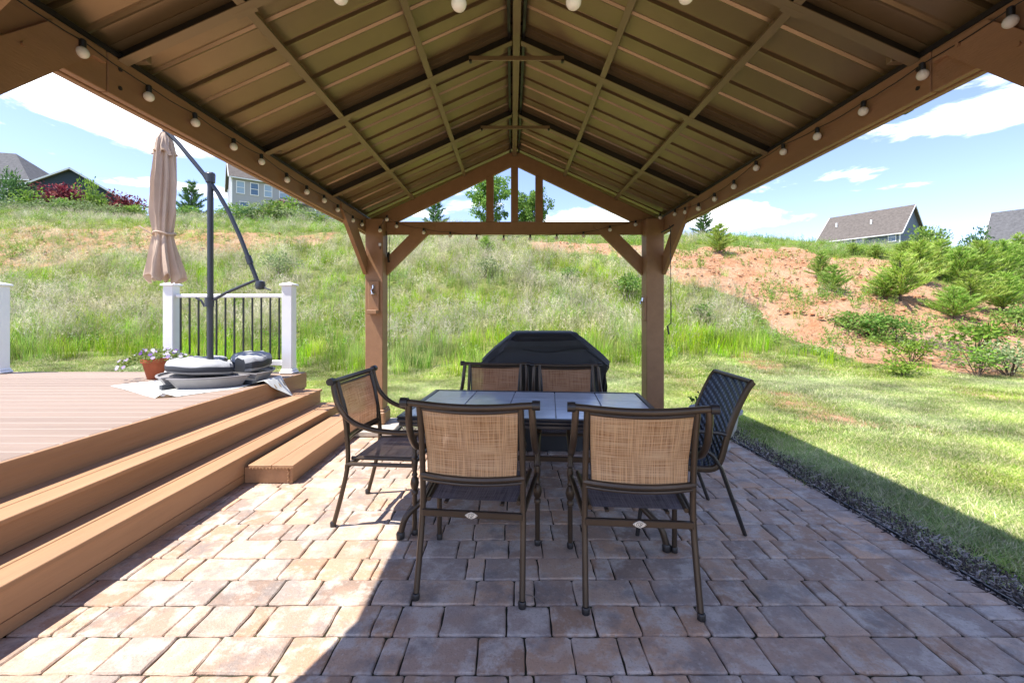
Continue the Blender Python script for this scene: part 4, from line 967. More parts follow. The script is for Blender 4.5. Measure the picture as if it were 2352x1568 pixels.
# ------------------------------------------------------------------ small fittings
def fittings():
    for (x, y, s, lb) in ((-1.572, 4.962, 'f', 'bottle opener on a brown board on the left rear gazebo post'), (1.533, 5.02, 's', 'bottle opener on a brown board on the right rear gazebo post')):
        t = thing('bottle_opener', (x, y, 1.5), lb, 'bottle opener', 'wall bottle openers on the posts')
        b = MB()
        if s == 'f':
            b.box(x - .062, x + .062, y - .022, y, 1.325, 1.69, .005); b.box(x - .055, x + .055, y - .095, y - .022, 1.315, 1.36, .004)
            b.build('backing_board', 'stained_wood', t); q = MB()
            q.tube([(x - .012, y - .024, 1.60), (x - .012, y - .05, 1.575), (x + .002, y - .055, 1.545)], .012, 8); q.lathe([(.028, -.01), (.03, 0), (.02, .012)], (x, y - .035, 1.545), 12); q.tube([(x, y - .024, 1.64), (x, y - .03, 1.60)], .014, 8)
        else:
            b.box(x - .022, x, y - .055, y + .055, 1.24, 1.52, .004); b.build('backing_board', 'stained_wood', t); q = MB()
            q.tube([(x - .022, y, 1.47), (x - .05, y, 1.455), (x - .052, y, 1.43)], .010, 8); q.tube([(x - .024, y, 1.50), (x - .03, y, 1.46)], .014, 8)
        q.build('opener', 'chrome', t, True)
    t = thing('security_camera', (1.80, 1.93, 2.29), 'small blue black spotlight camera under the right eave', 'camera')
    b = MB(); b.tube([(1.79, 2.03, 2.31), (1.79, 2.0, 2.285)], .012, 8); b.build('mount', 'chrome', t, True)
    b = MB(); b.lathe([(.012, -.03), (.02, -.02), (.022, .012), (.016, .02)], (0, 0, 0), 14); b.v = [(1.80 + x, 1.985 + z, 2.27 + y_) for x, y_, z in b.v]; b.build('housing', 'camera_blue', t, True)
    b = MB(); b.lathe([(.013, 0), (.010, .004)], (0, 0, 0), 14); b.v = [(1.80 + x, 1.95 - z, 2.268 + y_) for x, y_, z in b.v]; b.build('lens', 'chrome', t, True)
    t = thing('hand_crank', (1.72, 4.6, 2.2), 'thin black crank rod hanging below the right beam', 'crank')
    b = MB(); b.tube([(1.70, 4.70, 2.27), (1.71, 4.70, 2.22), (1.716, 4.70, 1.45)], .004, 6); b.tube([(1.716, 4.70, 1.45), (1.716, 4.7, 1.22)], .0065, 8); b.build('rod', 'black_metal', t, True)
    b = MB(); b.tube([(1.716, 4.70, 1.22), (1.69, 4.69, 1.20), (1.675, 4.69, 1.19)], .005, 6); b.tube([(1.675, 4.69, 1.19), (1.69, 4.69, 1.10)], .009, 8); b.build('handle', 'black_metal', t, True)
    b = MB(); b.tube([(1.71, 4.60, 2.26), (1.66, 4.63, 2.22), (1.62, 4.72, 2.20)], .007, 6); b.build('hook', 'black_metal', t, True)
    t = thing('power_cable', (-1.47, 5.0, 2.1), 'black cable with a hanging coil on the left rear post', 'cable')
    b = MB(); b.tube([(-1.468, 5.08, 2.28), (-1.462, 5.07, 2.10), (-1.455, 5.08, 1.98)], .004, 6); b.tube([(-1.452, 5.16, 2.24), (-1.452, 5.16, 1.5), (-1.455, 5.15, .9)], .003, 6); b.build('cord', 'socket_black', t, True)
    b = MB()
    for k in range(4): b.tube([(-1.45 + .004 * k, 5.10 + .022 * math.cos(a), 1.98 + .06 * math.sin(a)) for a in np.linspace(0, 6.283, 15)[:-1]], .004, 5, closed=True)
    b.build('coil', 'socket_black', t, True)
    b = MB(); b.box(-1.515, -1.49, 4.945, 4.964, 2.09, 2.12, .002); b.build('plug', 'white_vinyl', t); b = MB(); b.tube([(-1.50, 4.955, 2.09), (-1.50, 4.953, 2.05)], .004, 6); b.build('plug_lead', 'socket_black', t, True)
    b = MB(); b.box(2.315, 2.325, PY0, 4.80, -.06, .012, .001); b.box(-1.28, 2.325, 4.80, 4.81, -.06, .012, .001); tag(b.build('lawn_edging', 'black_metal', origin=(2.3, 3, 0)), 'black plastic edging between the pavers and the mulch strip', 'edging')
fittings()

# ------------------------------------------------------------------ houses on the hill
def window(t, P, ax, up, nrm, w, h, dark=False):
    """P centre, ax unit along wall, nrm outward"""
    b = MB(); f = .09
    for (a0, a1, z0, z1) in ((-w / 2 - f, w / 2 + f, h / 2, h / 2 + f), (-w / 2 - f, w / 2 + f, -h / 2 - f, -h / 2), (-w / 2 - f, -w / 2, -h / 2, h / 2), (w / 2, w / 2 + f, -h / 2, h / 2), (-w / 2, w / 2, -.035, .035)):
        M = Matrix(((ax.x, nrm.x, 0, P.x), (ax.y, nrm.y, 0, P.y), (0, 0, 1, P.z), (0, 0, 0, 1))); b.box(a0, a1, .0, .08, z0, z1, 0, M)
    fr = b.build('window', 'trim_white', t, origin=tuple(t.location))
    for z0, z1 in ((-h / 2, -.035), (.035, h / 2)):
        b = MB(); b.box(-w / 2, w / 2, .005, .03, z0, z1, 0, M); b.build('pane', 'window_glass' if dark else 'curtain', fr, origin=tuple(t.location))
def house(name, lb, C, ang, L, Wd, z0, ze, zr_, wallm, roofm, gable=True, ov=.45):
    """C centre, ridge along ang"""
    t = thing(name, (C[0], C[1], z0), lb, 'house'); ax = Vector((math.cos(ang), math.sin(ang), 0)); nr = Vector((-ax.y, ax.x, 0)); c0 = Vector((C[0], C[1], 0)); O = tuple(t.location)
    P = lambda a, n, z: tuple(c0 + ax * a + nr * n + Vector((0, 0, z)))
    b = MB(); l, w = L / 2, Wd / 2
    vs = [P(-l, -w, z0), P(l, -w, z0), P(l, w, z0), P(-l, w, z0), P(-l, -w, ze), P(l, -w, ze), P(l, w, ze), P(-l, w, ze)]; fs = [(0, 1, 5, 4), (1, 2, 6, 5), (2, 3, 7, 6), (3, 0, 4, 7)]
    if gable: vs += [P(-l, 0, zr_ - .15), P(l, 0, zr_ - .15)]; fs += [(4, 8, 7), (5, 6, 9)]
    b.add(vs, fs); b.build('wall', wallm, t, origin=O)
    sl_ = (zr_ - ze) / w
    for s in (-1, 1):
        b = MB()
        if gable: top = [(-l - ov, 0, zr_), (l + ov, 0, zr_), (l + ov, s * (w + ov), ze - sl_ * ov), (-l - ov, s * (w + ov), ze - sl_ * ov)]
        else: k = w * .9; top = [(-l + k, 0, zr_), (l - k, 0, zr_), (l + ov, s * (w + ov), ze - sl_ * ov), (-l - ov, s * (w + ov), ze - sl_ * ov)]
        if s < 0: top = top[::-1]
        vs = [P(*q) for q in top] + [P(q[0], q[1], q[2] - .18) for q in top]; b.add(vs, [(3, 2, 1, 0), (4, 5, 6, 7), (0, 1, 5, 4), (1, 2, 6, 5), (2, 3, 7, 6), (3, 0, 4, 7)]); rf = b.build('roof', roofm, t, origin=O)
        b = MB(); b.beam(P(-l - ov, s * (w + ov + .03), ze - sl_ * ov - .12), P(l + ov, s * (w + ov + .03), ze - sl_ * ov - .12), .08, .14, c=0); b.build('gutter', 'trim_white', rf, origin=O)
        if gable:
            for e in (-1, 1): b = MB(); b.beam(P(e * (l + ov + .03), 0, zr_ - .12), P(e * (l + ov + .03), s * (w + ov), ze - sl_ * ov - .12), .08, .16, c=0); b.build('rake_board', 'trim_white', rf, origin=O)
        else:
            b = MB(); e = s; tri = [(e * (l - w * .9), 0, zr_), (e * (l + ov), -(w + ov), ze - sl_ * ov), (e * (l + ov), (w + ov), ze - sl_ * ov)]; b.add([P(*q) for q in tri], [(0, 1, 2)]); b.build('roof', roofm, t, origin=O)
    for (a, n) in ((-l, -w), (l, -w), (l, w), (-l, w)):
        b = MB(); q = P(a * 1.002, n * 1.002, 0); b.box(q[0] - .07, q[0] + .07, q[1] - .07, q[1] + .07, z0, ze - .05); b.build('corner_trim', 'trim_white', t, origin=O)
    return t, P, ax, nr
def houses():
    # D right: ridge runs away from the viewer
    near = Vector((64.3, 70, 0)); far = Vector((58.5, 79.4, 0)); mid = (near + far) / 2; d = near - far; ang = math.atan2(d.y, d.x)
    t, P, ax, nr = house('ranch_house', 'grey house with long tan shingle roof above the clay bank', (mid.x, mid.y), ang, d.length, 10.2, 10.5, 13.8, 18.4, 'siding_blue', 'shingle_tan')
    side = -1 if (P(0, -1, 0)[1] < P(0, 1, 0)[1]) else 1
    for a in (4.6, .4, -1.2): window(t, Vector(P(a, side * 5.12, 12.9)), ax, None, nr * side, .85, 1.3, True)
    for (a, n) in ((1.2, 3.0), (-3.9, 2.6)):
        zz = 18.4 - (4.6 / 5.1) * n; b = MB(); p = Vector(P(a, side * n, zz)); b.tube([p, p + Vector((0, 0, .75))], .14, 8); b.build('vent_pipe', 'trim_white', t, origin=tuple(t.location))
    near = Vector((74.5, 54, 0)); far = Vector((68.9, 62, 0)); mid = (near + far) / 2; d = near - far
    house('cottage_house', 'house at the far right edge with steep grey shingle roof', (mid.x, mid.y), math.atan2(d.y, d.x), d.length, 13.5, 8.5, 9.6, 15.4, 'siding_grey', 'shingle_grey')
    # C two storeys behind the left beam
    A = Vector((-35.4, 55, 0)); ax_ = Vector((.81, .586, 0)).normalized(); nn = Vector((-ax_.y, ax_.x, 0)); L = 12.5; Wd = 8.0; c = A + ax_ * L / 2 + nn * Wd / 2
    t, P, ax, nr = house('two_storey_house', 'grey two storey house with white framed windows behind the left beam', (c.x, c.y), math.atan2(ax_.y, ax_.x), L, Wd, 10.2, 18.6, 21.9, 'siding_grey', 'shingle_tan', ov=.35)
    for s_, z, w, h, dk in ((.94, 17.1, .78, 1.45, False), (2.48, 17.1, .8, 1.45, True), (4.03, 17.1, .8, 1.45, False), (6.0, 17.15, 1.2, 1.4, False), (8.6, 17.1, .8, 1.4, False), (1.35, 14.5, .9, 1.5, True), (2.95, 14.4, .7, 1.2, False), (3.75, 14.4, .7, 1.2, True)):
        window(t, Vector(P(-L / 2 + s_, -Wd / 2 - .01, z)), ax, None, -nr, w, h, dk)
    b = MB(); q = [P(-L / 2 + 4.9, -Wd / 2 - 2.2, 15.6), P(-L / 2 + 9.6, -Wd / 2 - 2.2, 15.6), P(-L / 2 + 9.2, -Wd / 2, 16.5), P(-L / 2 + 5.5, -Wd / 2, 16.5)]
    b.add(q + [(x, y, z - .2) for x, y, z in q], [(0, 1, 2, 3), (7, 6, 5, 4), (0, 4, 5, 1), (1, 5, 6, 2), (2, 6, 7, 3), (3, 7, 4, 0)]); b.build('porch_roof', 'shingle_tan', t, origin=tuple(t.location))
    for s_ in (5.1, 7.3, 9.4): b = MB(); p = P(-L / 2 + s_, -Wd / 2 - 2.05, 0); b.box(p[0] - .09, p[0] + .09, p[1] - .09, p[1] + .09, 11, 15.5); b.build('porch_post', 'trim_white', t, origin=tuple(t.location))
    c2 = A + ax_ * 17 + nn * 4.5
    house('low_wing_house', 'low blue grey house wing seen over the shrubs under the beam', (c2.x, c2.y), math.atan2(ax_.y, ax_.x), 8.5, 7, 10.2, 15.6, 17.6, 'siding_blue', 'shingle_grey', ov=.3)
    # B dark gable, A hipped roof behind it
    Pl = Vector((-54.8, 48, 0)); Pr = Vector((-46.8, 52.3, 0)); axg = (Pr - Pl).normalized(); back = Vector((-axg.y, axg.x, 0)); c = (Pl + Pr) / 2 + back * 4.5
    house('dark_gable_house', 'dark slate garage house with wide pale trimmed gable at the left', (c.x, c.y), math.atan2(back.y, back.x), 9, (Pr - Pl).length, 9.8, 14.9, 17.75, 'siding_dark', 'shingle_tan', ov=.5)
    t, P, ax, nr = house('hipped_roof_house', 'larger house with grey hipped roof behind the dark gable house', (-74.5, 62.0), R(14), 17, 12, 10, 19.3, 24.0, 'siding_grey', 'shingle_grey', gable=False, ov=.6)
    for a in (-2.5, 3.0): window(t, Vector(P(a, -6.02, 18.0)), ax, None, -nr, 1.5, 1.2, True)
houses()

# ------------------------------------------------------------------ plants: generators
def blade(b, p, h, w, lean, ang, c0, c1, seg=3):
    d = Vector((math.cos(ang), math.sin(ang), 0)); s = Vector((-d.y, d.x, 0)) ; a = random.uniform(0, 6.28); s = Vector((math.cos(a), math.sin(a), 0)); o = len(b.v); vs = []; cs = []
    for k in range(seg + 1):
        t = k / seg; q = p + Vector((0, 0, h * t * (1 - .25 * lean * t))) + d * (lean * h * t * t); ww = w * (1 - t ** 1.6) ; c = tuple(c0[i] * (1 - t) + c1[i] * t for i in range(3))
        if k < seg: vs += [q - s * ww / 2, q + s * ww / 2]; cs += [c, c]
        else: vs.append(q); cs.append(c)
    n = len(vs); fs = [(2 * k, 2 * k + 1, 2 * k + 3, 2 * k + 2) for k in range(seg - 1)] + [(n - 3, n - 2, n - 1)]
    b.add(vs, fs); b.c[o:] = cs
PROT = bpy.data.collections.new('plant_prototypes')
def proto(mb, name, mt):
    c = bpy.data.collections.get('proto_' + name) or bpy.data.collections.new('proto_' + name)
    me = mb.mesh(name, mt, False, True); o = bpy.data.objects.new(name + '_clump', me); c.objects.link(o); return c
GREEN = [(.21, .33, .05), (.15, .27, .04), (.28, .38, .08), (.34, .42, .11)]; STRAW = [(.52, .48, .26), (.60, .54, .33), (.42, .44, .18)]
def mk_lawn():
    for v in range(4):
        b = MB()
        for i in range(230):
            a = random.uniform(0, 6.28); r = .16 * math.sqrt(random.random()); g = random.random()
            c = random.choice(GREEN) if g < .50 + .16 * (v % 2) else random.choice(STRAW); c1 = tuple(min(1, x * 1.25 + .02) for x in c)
            blade(b, Vector((r * math.cos(a), r * math.sin(a), -.004)), random.uniform(.02, .05), random.uniform(.003, .0055), random.uniform(.2, 1.1), random.uniform(0, 6.28), c, c1, 2)
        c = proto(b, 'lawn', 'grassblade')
    return c
def mk_tall():
    for v in range(5):
        b = MB()
        for i in range(34):
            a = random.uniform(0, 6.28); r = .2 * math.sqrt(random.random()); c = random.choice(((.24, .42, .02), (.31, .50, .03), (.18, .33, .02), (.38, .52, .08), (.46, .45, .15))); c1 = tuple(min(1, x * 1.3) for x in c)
            blade(b, Vector((r * math.cos(a), r * math.sin(a), -.02)), random.uniform(.22, .62), random.uniform(.007, .013), random.uniform(.05, .5), random.uniform(0, 6.28), c, c1, 3)
        c = proto(b, 'tallgreen', 'grassblade')
    return c
def mk_seed():
    for v in range(5):
        b = MB()
        for i in range(16):
            a = random.uniform(0, 6.28); r = .2 * math.sqrt(random.random()); ang = random.gauss(.4, 1.2); h = random.uniform(.45, .85); ln = random.uniform(.1, .5); p = Vector((r * math.cos(a), r * math.sin(a), -.02))
            c = random.choice(((.36, .33, .16), (.30, .33, .12), (.42, .37, .24))); tip = random.choice(((.64, .56, .42), (.72, .68, .42), (.55, .47, .40)))
            blade(b, p, h, .004, ln, ang, c, tip, 3)
            d = Vector((math.cos(ang), math.sin(ang), 0))
            for k in range(5):
                t = random.uniform(.68, 1.0); q = p + Vector((0, 0, h * t * (1 - .25 * ln * t))) + d * (ln * h * t * t); b.col = tip; leafpatch(b, q, Vector((0, 0, .9)) + d * .8 + rv(.5), random.uniform(.05, .10), .006, 0)
        for i in range(14):
            a = random.uniform(0, 6.28); r = .2 * math.sqrt(random.random()); c = random.choice(((.30, .44, .05), (.40, .50, .10), (.48, .50, .18)))
            blade(b, Vector((r * math.cos(a), r * math.sin(a), -.02)), random.uniform(.18, .42), .008, random.uniform(.1, .7), random.uniform(0, 6.28), c, tuple(x * 1.2 for x in c), 3)
        c = proto(b, 'seedgrass', 'grassblade')
    return c
def mk_weed():
    for v in range(5):
        b = MB(); fl = v in (1, 3)
        for i in range(9):
            a = random.uniform(0, 6.28); p = Vector((.1 * math.cos(a), .1 * math.sin(a), 0)); d = Vector((math.cos(a) * .35, math.sin(a) * .35, 1)).normalized(); h = random.uniform(.2, .5); n = int(h / .035)
            for k in range(n):
                q = p + d * (k * .035); g = random.random(); b.col = (.15 + .12 * g, .28 + .14 * g, .035 + .04 * g); leafpatch(b, q, rv(.8) + Vector((0, 0, .3)), random.uniform(.05, .09), random.uniform(.02, .035))
            if fl:
                for k in range(4): b.col = (.8, .78, .76); q = p + d * h + rv(.03); b.add([q, q + Vector((.016, 0, .004)), q + Vector((.016, .016, 0)), q + Vector((0, .016, .004))], [(0, 1, 2, 3)])
        c = proto(b, 'weed', 'leaf')
    return c
def mk_chip():
    for v in range(4):
        b = MB()
        for i in range(12):
            k = random.uniform(.5, 1.5); b.col = (.075 * k, .06 * k, .052 * k) if random.random() < .75 else (.34, .29, .26)
            p = Vector((random.uniform(-.06, .06), random.uniform(-.06, .06), random.uniform(.0, .012))); d = Vector((random.gauss(0, 1), random.gauss(0, 1), random.gauss(0, .2))).normalized(); b.beam(p, p + d * random.uniform(.02, .055), random.uniform(.005, .012), .004, c=0)
        c = proto(b, 'chip', 'mulch')
    return c
C_LAWN, C_TALL, C_SEED, C_WEED, C_CHIP = mk_lawn(), mk_tall(), mk_seed(), mk_weed(), mk_chip()
def scatter(name, coll, pts, scl, lb, cat, tilt=0.):
    """one countless growth: vertices carry size and turn, geometry nodes put a clump on each"""
    n = len(pts); me = bpy.data.meshes.new(name); me.from_pydata([tuple(p) for p in pts], [], [])
    nv = len(coll.objects)
    a = me.attributes.new('scl', 'FLOAT', 'POINT'); a.data.foreach_set('value', np.asarray(scl, 'f'))
    r = np.zeros((n, 3), 'f'); r[:, 2] = rng.uniform(0, 6.283, n); r[:, 0] = rng.normal(0, tilt, n) if tilt else 0
    a = me.attributes.new('rot', 'FLOAT_VECTOR', 'POINT'); a.data.foreach_set('vector', r.ravel())
    a = me.attributes.new('idx', 'INT', 'POINT'); a.data.foreach_set('value', rng.integers(0, nv, n).astype('i'))
    o = bpy.data.objects.new(name, me); COL.objects.link(o); tag(o, lb, cat, kind='stuff')
    g = bpy.data.node_groups.new(name, 'GeometryNodeTree'); g.interface.new_socket('Geometry', in_out='INPUT', socket_type='NodeSocketGeometry'); g.interface.new_socket('Geometry', in_out='OUTPUT', socket_type='NodeSocketGeometry')
    n_ = g.nodes; l = g.links; gi = n_.new('NodeGroupInput'); go = n_.new('NodeGroupOutput'); ip = n_.new('GeometryNodeInstanceOnPoints'); ci = n_.new('GeometryNodeCollectionInfo')
    ci.inputs['Collection'].default_value = coll; ci.inputs['Separate Children'].default_value = True; ci.inputs['Reset Children'].default_value = True
    ip.inputs['Pick Instance'].default_value = True
    def at(nm, t):
        q = n_.new('GeometryNodeInputNamedAttribute'); q.data_type = t; q.inputs['Name'].default_value = nm; return q.outputs['Attribute']
    l.new(gi.outputs[0], ip.inputs['Points']); l.new(ci.outputs[0], ip.inputs['Instance']); l.new(at('idx', 'INT'), ip.inputs['Instance Index']); l.new(at('rot', 'FLOAT_VECTOR'), ip.inputs['Rotation']); l.new(at('scl', 'FLOAT'), ip.inputs['Scale'])
    l.new(ip.outputs[0], go.inputs[0]); m = o.modifiers.new('scatter', 'NODES'); m.node_group = g
    return o
def sample(n, y0, y1, wf=1.42, xmin=None, pw=1.0):
    """points in a wedge in front of the house, thinner with distance"""
    y = y0 + (y1 - y0) * rng.random(n) ** pw; x = rng.uniform(-1, 1, n) * (wf * y + 1.5); k = rng.random(n) < (wf * y + 1.5) / (wf * y1 + 1.5)
    return x[k], y[k]
def onpatio(x, y): return (x > -2.7) & (x < 2.53 + .10 * (vnoise(x, y, 3, 77) - .5)) & (y < 5.02)
def offdeck(x, y): return ~((x < -2.0) & (y < 5.6))
EDGE = lambda x: 9.4 + .5 * np.sin(x * .5) + .35 * np.sin(x * 1.3 + 1) + np.where(x > 5.5, .3, 0)
# lawn
x, y = sample(60000, 0.2, 11.2, 1.5, pw=.95)
cl = claymask(x, y); bare = (vnoise(x, y, .8, 12) > .52) & (x > 3) & (y > 4.8); keep = ~onpatio(x, y) & offdeck(x, y) & (y < EDGE(x) + .8) & (rng.random(len(x)) > cl * 1.1) & (~bare | (rng.random(len(x)) < .12))
x, y = x[keep], y[keep]; sc = rng.uniform(.8, 1.25, len(x)) * np.where((x > 2.5) & (x < 3.05) & (y < 5), 1.35, 1) * (1 + .05 * y)
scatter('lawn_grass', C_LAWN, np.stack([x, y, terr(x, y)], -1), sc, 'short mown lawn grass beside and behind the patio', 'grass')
# tall green band and slope
x, y = sample(34000, 9.0, 33, 1.4, pw=1.0); cl = claymask(x, y); e = EDGE(x)
band = np.exp(-((y - e) / 2.2) ** 2) + .22 + .5 * (vnoise(x, y, .35, 21) > .55)
rgt = (x > 4.5) & (y < 15)
keep = (y > e) & (rng.random(len(x)) < band * (1 - np.clip(cl * 1.35, 0, .97))) & ~(rgt & (x > .40 * y + 2.0) & (rng.random(len(x)) < .75))
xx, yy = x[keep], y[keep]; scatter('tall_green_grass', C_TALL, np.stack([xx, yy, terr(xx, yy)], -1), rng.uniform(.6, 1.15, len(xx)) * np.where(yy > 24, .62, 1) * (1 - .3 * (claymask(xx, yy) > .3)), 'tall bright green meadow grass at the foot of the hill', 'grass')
x, y = sample(26000, 10.0, 33, 1.4); cl = claymask(x, y); e = EDGE(x)
dens = .80 * sstep((y - e - .6) / 1.6) * (1 - .6 * sstep((y - 22) / 7)) * (.45 + .9 * (vnoise(x, y, .5, 31) > .38))
keep = (rng.random(len(x)) < dens * (1 - np.clip(cl * 1.5, 0, 1))) & ~((x > .42 * y + 1.6) & (rng.random(len(x)) < .8))
xx, yy = x[keep], y[keep]; scatter('seed_grass', C_SEED, np.stack([xx, yy, terr(xx, yy)], -1), rng.uniform(.75, 1.25, len(xx)) * np.where(yy > 23, .7, 1), 'pale purple and beige seeding grass on the slope', 'grass')
x, y = sample(11000, 9.8, 33, 1.4); cl = claymask(x, y); keep = (y > EDGE(x) + .3) & (rng.random(len(x)) < (.30 + .5 * (vnoise(x, y, .45, 41) > .6)) * (1 - .35 * cl) * (1 + 1.2 * ((x > .42 * y + 1.6) & (y < 17))))
xx, yy = x[keep], y[keep]; scatter('meadow_weeds', C_WEED, np.stack([xx, yy, terr(xx, yy)], -1), rng.uniform(.5, 1.2, len(xx)), 'leafy weeds and small white wildflowers among the grass', 'weeds')
b = None
def mk_clod():
    for v in range(4):
        b = MB()
        for i in range(5):
            k = random.uniform(.6, 1.3); b.col = tuple(min(.6, q * k) for q in random.choice(((.34, .15, .07), (.42, .24, .14), (.30, .14, .07), (.46, .28, .18))))
            r = random.uniform(.012, .05); c = Vector((random.uniform(-.15, .15), random.uniform(-.15, .15), r * .2)); vs = [c + Vector(q) * r * random.uniform(.7, 1.3) for q in ((1, 0, 0), (.3, .9, 0), (-.8, .6, 0), (-.8, -.6, 0), (.3, -.9, 0), (.2, .1, .7), (0, 0, -.6))]
            b.add(vs, [(0, 1, 5), (1, 2, 5), (2, 3, 5), (3, 4, 5), (4, 0, 5), (1, 0, 6), (2, 1, 6), (3, 2, 6), (4, 3, 6), (0, 4, 6)])
        c = proto(b, 'clod', 'mulch')
    return c
x, y = sample(16000, 9.6, 32, 1.35); cl = claymask(x, y); k = rng.random(len(x)) < (cl - .25) * .45; x, y = x[k], y[k]
scatter('clay_clods', mk_clod(), np.stack([x, y, terr(x, y)], -1), rng.uniform(.6, 2.0, len(x)), 'loose orange clay clods and stones on the bare bank', 'clods', .2)
# weeds in the joints
gx = []
for _ in range(70):
    if random.random() < .5: gx.append((random.choice((2.095, 2.31)) + random.gauss(0, .006), random.uniform(1.4, 4.6)))
    else: gx.append((random.uniform(-2.0, 2.1), 1.813 + .1905 * random.randint(-1, 15) + random.gauss(0, .004)))
for _ in range(26): gx.append((-2.098 + abs(random.gauss(0, .012)) if random.random() < .5 else -1.705 + abs(random.gauss(0, .012)), random.uniform(1.6, 4.7)))
gx = np.array(gx); scatter('joint_weeds', C_LAWN, np.column_stack([gx, np.full(len(gx), -.010)]), rng.uniform(.06, .20, len(gx)) * 1.0, 'tiny weeds and moss sprouting in the paver joints', 'weeds')
# mulch strip
b = MB(); n = 0
b.grid(lambda u, v: (2.327 + u * .33, -2 + v * 7.0, -.012 + .006 * math.sin(v * 90) + .006 * math.sin(u * 9 + v * 50)), 6, 80); b.grid(lambda u, v: (-1.28 + u * 3.9, 4.812 + v * .28, -.012 + .006 * math.sin(u * 60)), 60, 4)
tag(b.build('mulch_bed', 'mulch_bed', None, True), 'dark mulch strip between patio and lawn', None, kind='structure')
x = np.concatenate([rng.uniform(2.33, 2.53, 3200), rng.uniform(-1.25, 2.6, 1500)]); y = np.concatenate([rng.uniform(-.5, 4.95, 3200), rng.uniform(4.83, 5.08, 1500)])
scatter('mulch_chips', C_CHIP, np.stack([x, y, np.full(len(x), -.008)], -1), rng.uniform(.55, .9, len(x)), 'dark shredded bark mulch chips along the patio edge', 'mulch', .1)

# --- individual shrubs, saplings and trees
def crown_leaves(b, blobs, n, L, cols, up=.2):
    tot = sum(r[0] * r[1] * r[2] for _, r in blobs)
    for c, r in blobs:
        m = int(n * r[0] * r[1] * r[2] / tot) + 1
        for i in range(m):
            d = rv().normalized(); k = random.random() ** .45; p = Vector(c) + Vector((d.x * r[0], d.y * r[1], d.z * r[2])) * k
            g = random.choice(cols); s = random.uniform(.8, 1.25); b.col = tuple(v * s for v in g)
            l = L * random.uniform(.7, 1.3); leafpatch(b, p, d * .8 + rv(.6) + Vector((0, 0, up)), l, l * .5)
def mk_bush(cols, n=700, L=.09, seed=0, flat=1., tall=1.):
    random.seed(seed); blobs = []
    for i in range(9): a = random.uniform(0, 6.28); r = random.uniform(0, .45); blobs.append(((r * math.cos(a), r * math.sin(a), (.28 + random.uniform(0, .5) * (1 - r)) * tall), (random.uniform(.18, .32), random.uniform(.18, .32), random.uniform(.14, .26) * tall)))
    b = MB(); crown_leaves(b, blobs, n, L, cols); me = b.mesh('foliage', 'leaf', False, True)
    b = MB()
    for c, r in blobs: b.tube([(0, 0, -.08), (c[0] * .5, c[1] * .5, c[2] * .45), c], [.016, .010, .004], 5)
    return me, b.mesh('stems', 'trunk_bark')
def mk_pine(seed, tall=1., wide=.5, cols=((.28, .44, .06), (.20, .36, .05), (.38, .50, .10), (.42, .50, .15))):
    random.seed(seed); b = MB(); s = MB(); s.tube([(0, 0, -.08), (.01, 0, tall * .6), (.0, .01, tall)], [.018, .012, .004], 6)
    z = .10
    while z < tall:
        nb = 6; rr = wide * (1 - (z / tall) ** 1.3) + .05
        for k in range(nb):
            a = 6.28 * k / nb + random.uniform(-.5, .5); L = rr * random.uniform(.5, 1.25); d = Vector((math.cos(a), math.sin(a), .55 + random.uniform(-.15, .2))).normalized(); p0 = Vector((0, 0, z)); s.tube([p0, p0 + d * L], [.006, .003], 4)
            m = int(L / .022) + 3
            for i in range(m):
                q = p0 + d * (L * (i + .6) / m); 
                for j in range(4):
                    g = random.choice(cols); kk = random.uniform(.8, 1.25); b.col = tuple(v * kk for v in g); l = random.uniform(.08, .17) ; leafpatch(b, q, d * 1.3 + rv(.42) + Vector((0, 0, .35)), l, .013, 0)
        z += random.uniform(.07, .11)
    for i in range(22): b.col = cols[2]; leafpatch(b, Vector((0, 0, tall)), Vector((0, 0, 1)) + rv(.4), .10, .012, 0)
    return b.mesh('foliage', 'leaf', False, True), s.mesh('stem', 'trunk_bark')
G1 = [(.15, .28, .045), (.10, .21, .035), (.21, .34, .055), (.27, .35, .10)]; G2 = [(.19, .32, .03), (.25, .38, .05), (.13, .24, .03)]; GD = [(.06, .14, .045), (.08, .18, .05), (.12, .22, .07)]; MR = [(.15, .02, .035), (.22, .035, .055), (.09, .015, .025), (.27, .08, .07)]; GS = [(.24, .31, .13), (.31, .37, .19), (.16, .24, .08)]
B_ = {'green': mk_bush(G1, 800, .085, 1), 'lime': mk_bush(G2, 420, .11, 2), 'dark': mk_bush(GD, 900, .08, 3), 'maroon': mk_bush(MR, 800, .09, 4), 'sage': mk_bush(GS, 800, .075, 5), 'green2': mk_bush(G1, 800, .095, 6), 'limetall': mk_bush(G2 + G1, 480, .10, 8, tall=1.5)}
P_ = {'pine1': mk_pine(11), 'pine2': mk_pine(12, 1, .6), 'pine3': mk_pine(13, 1, .42), 'spruce': mk_pine(14, 1, .36, GD), 'pine4': mk_pine(15, .75, .6)}
def plant(kind, px, py, hgt, wid, name, lb, cat, group=None, Y=None, X=None):
    """stands where the photograph's point px,py meets the ground"""
    if Y is None: X, Y = hit(px, py)
    elif X is None: X = (px - 1176) / 1000 * Y
    me, st = (B_.get(kind) or P_.get(kind)); z = tz(X, Y)
    t = thing(name, (X, Y, z), lb, cat, group, random.uniform(0, 6.28)); base_h = 1.0 if kind in P_ else 1.0; t.scale = (wid, wid, hgt) if kind not in P_ or Y > 30 else (wid * .86, wid * .86, hgt * .84)
    a = bpy.data.objects.new('foliage', me); a.parent = t; COL.objects.link(a); c = bpy.data.objects.new('stem', st); c.parent = t; COL.objects.link(c)
random.seed(21)
